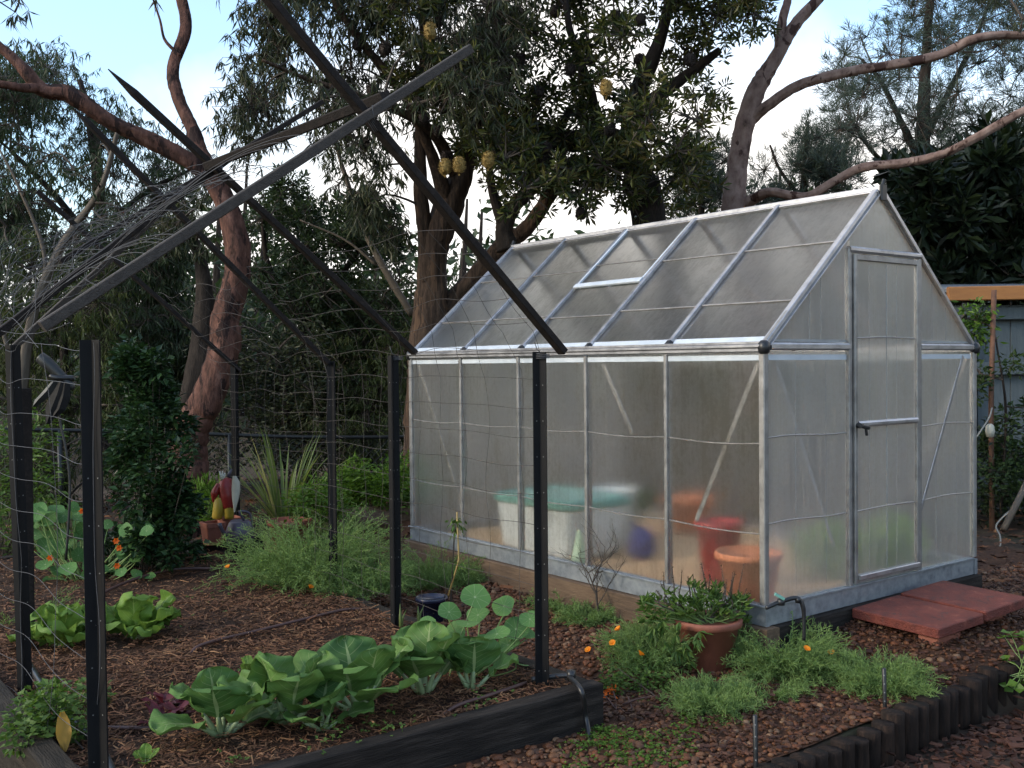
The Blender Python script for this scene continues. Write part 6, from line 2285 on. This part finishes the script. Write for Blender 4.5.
Lk(no.outputs['Fac'], ad0.inputs[0])
gap2 = nd(t, 'ShaderNodeVectorMath', operation='DOT_PRODUCT')
Lk(tc.outputs['Generated'], gap2.inputs[0])
gap2.inputs[1].default_value = (math.sin(1.1) * math.cos(.4), math.cos(1.1) * math.cos(.4), math.sin(.4))
gm2 = nd(t, 'ShaderNodeMapRange')
gm2.inputs['From Min'].default_value = .95
gm2.inputs['From Max'].default_value = 1.
gm2.inputs['To Min'].default_value = 0.
gm2.inputs['To Max'].default_value = -.42
Lk(gap2.outputs['Value'], gm2.inputs['Value'])
gsum = nd(t, 'ShaderNodeMath', operation='ADD')
Lk(gm.outputs[0], gsum.inputs[0])
Lk(gm2.outputs[0], gsum.inputs[1])
Lk(gsum.outputs[0], ad0.inputs[1])
bk_ = nd(t, 'ShaderNodeVectorMath', operation='DOT_PRODUCT')
Lk(tc.outputs['Generated'], bk_.inputs[0])
bk_.inputs[1].default_value = (-math.sin(YAW), -math.cos(YAW), 0)
bm_ = nd(t, 'ShaderNodeMapRange')
bm_.inputs['From Min'].default_value = -.5
bm_.inputs['From Max'].default_value = .5
bm_.inputs['To Min'].default_value = 0.
bm_.inputs['To Max'].default_value = -.4
Lk(bk_.outputs['Value'], bm_.inputs['Value'])
ad1 = nd(t, 'ShaderNodeMath', operation='ADD')
Lk(ad0.outputs[0], ad1.inputs[0])
Lk(bm_.outputs[0], ad1.inputs[1])
Lk(ad1.outputs[0], ad.inputs[0])
Lk(mr.outputs[0], ad.inputs[1])
cr = ramp(t, [(.3, (.12, .12, .12)), (.58, (1, 1, 1))])
Lk(ad.outputs[0], cr.inputs[0])
mx = nd(t, 'ShaderNodeMix', data_type='RGBA')
Lk(cr.outputs[0], mx.inputs['Factor'])
sg = nd(t, 'ShaderNodeMix', data_type='RGBA', blend_type='MULTIPLY')
sg.inputs['Factor'].default_value = 1
Lk(sky.outputs[0], sg.inputs['A'])
sg.inputs['B'].default_value = (1.75, 2.15, 2.5, 1)
Lk(sg.outputs['Result'], mx.inputs['A'])
mx.inputs['B'].default_value = (9.6, 9.3, 9.0, 1)
Lk(mx.outputs['Result'], bg.inputs[0])
bg.inputs[1].default_value = .15
Lk(bg.outputs[0], out.inputs[0])

sl = bpy.data.lights.new('sun', 'SUN')
sl.energy = 1.9
sl.angle = math.radians(12)
sl.color = (1, .82, .62)
so = bpy.data.objects.new('sun', sl)
COL.objects.link(so)
dirv = Vector((math.sin(SUN_AZ) * math.cos(SUN_EL), math.cos(SUN_AZ) * math.cos(SUN_EL), math.sin(SUN_EL)))
so.rotation_euler = dirv.to_track_quat('Z', 'Y').to_euler()

SC.view_settings.view_transform = 'Standard'
SC.view_settings.look = 'None'
SC.view_settings.exposure = .15
SC.view_settings.gamma = 1
SC.view_settings.use_curve_mapping = False
SC.render.engine = 'CYCLES'
SC.cycles.use_denoising = True
SC.cycles.max_bounces = 9
SC.cycles.diffuse_bounces = 4
SC.cycles.transmission_bounces = 8
SC.cycles.transparent_max_bounces = 16
SC.cycles.sample_clamp_indirect = 8
SC.cycles.caustics_reflective = False
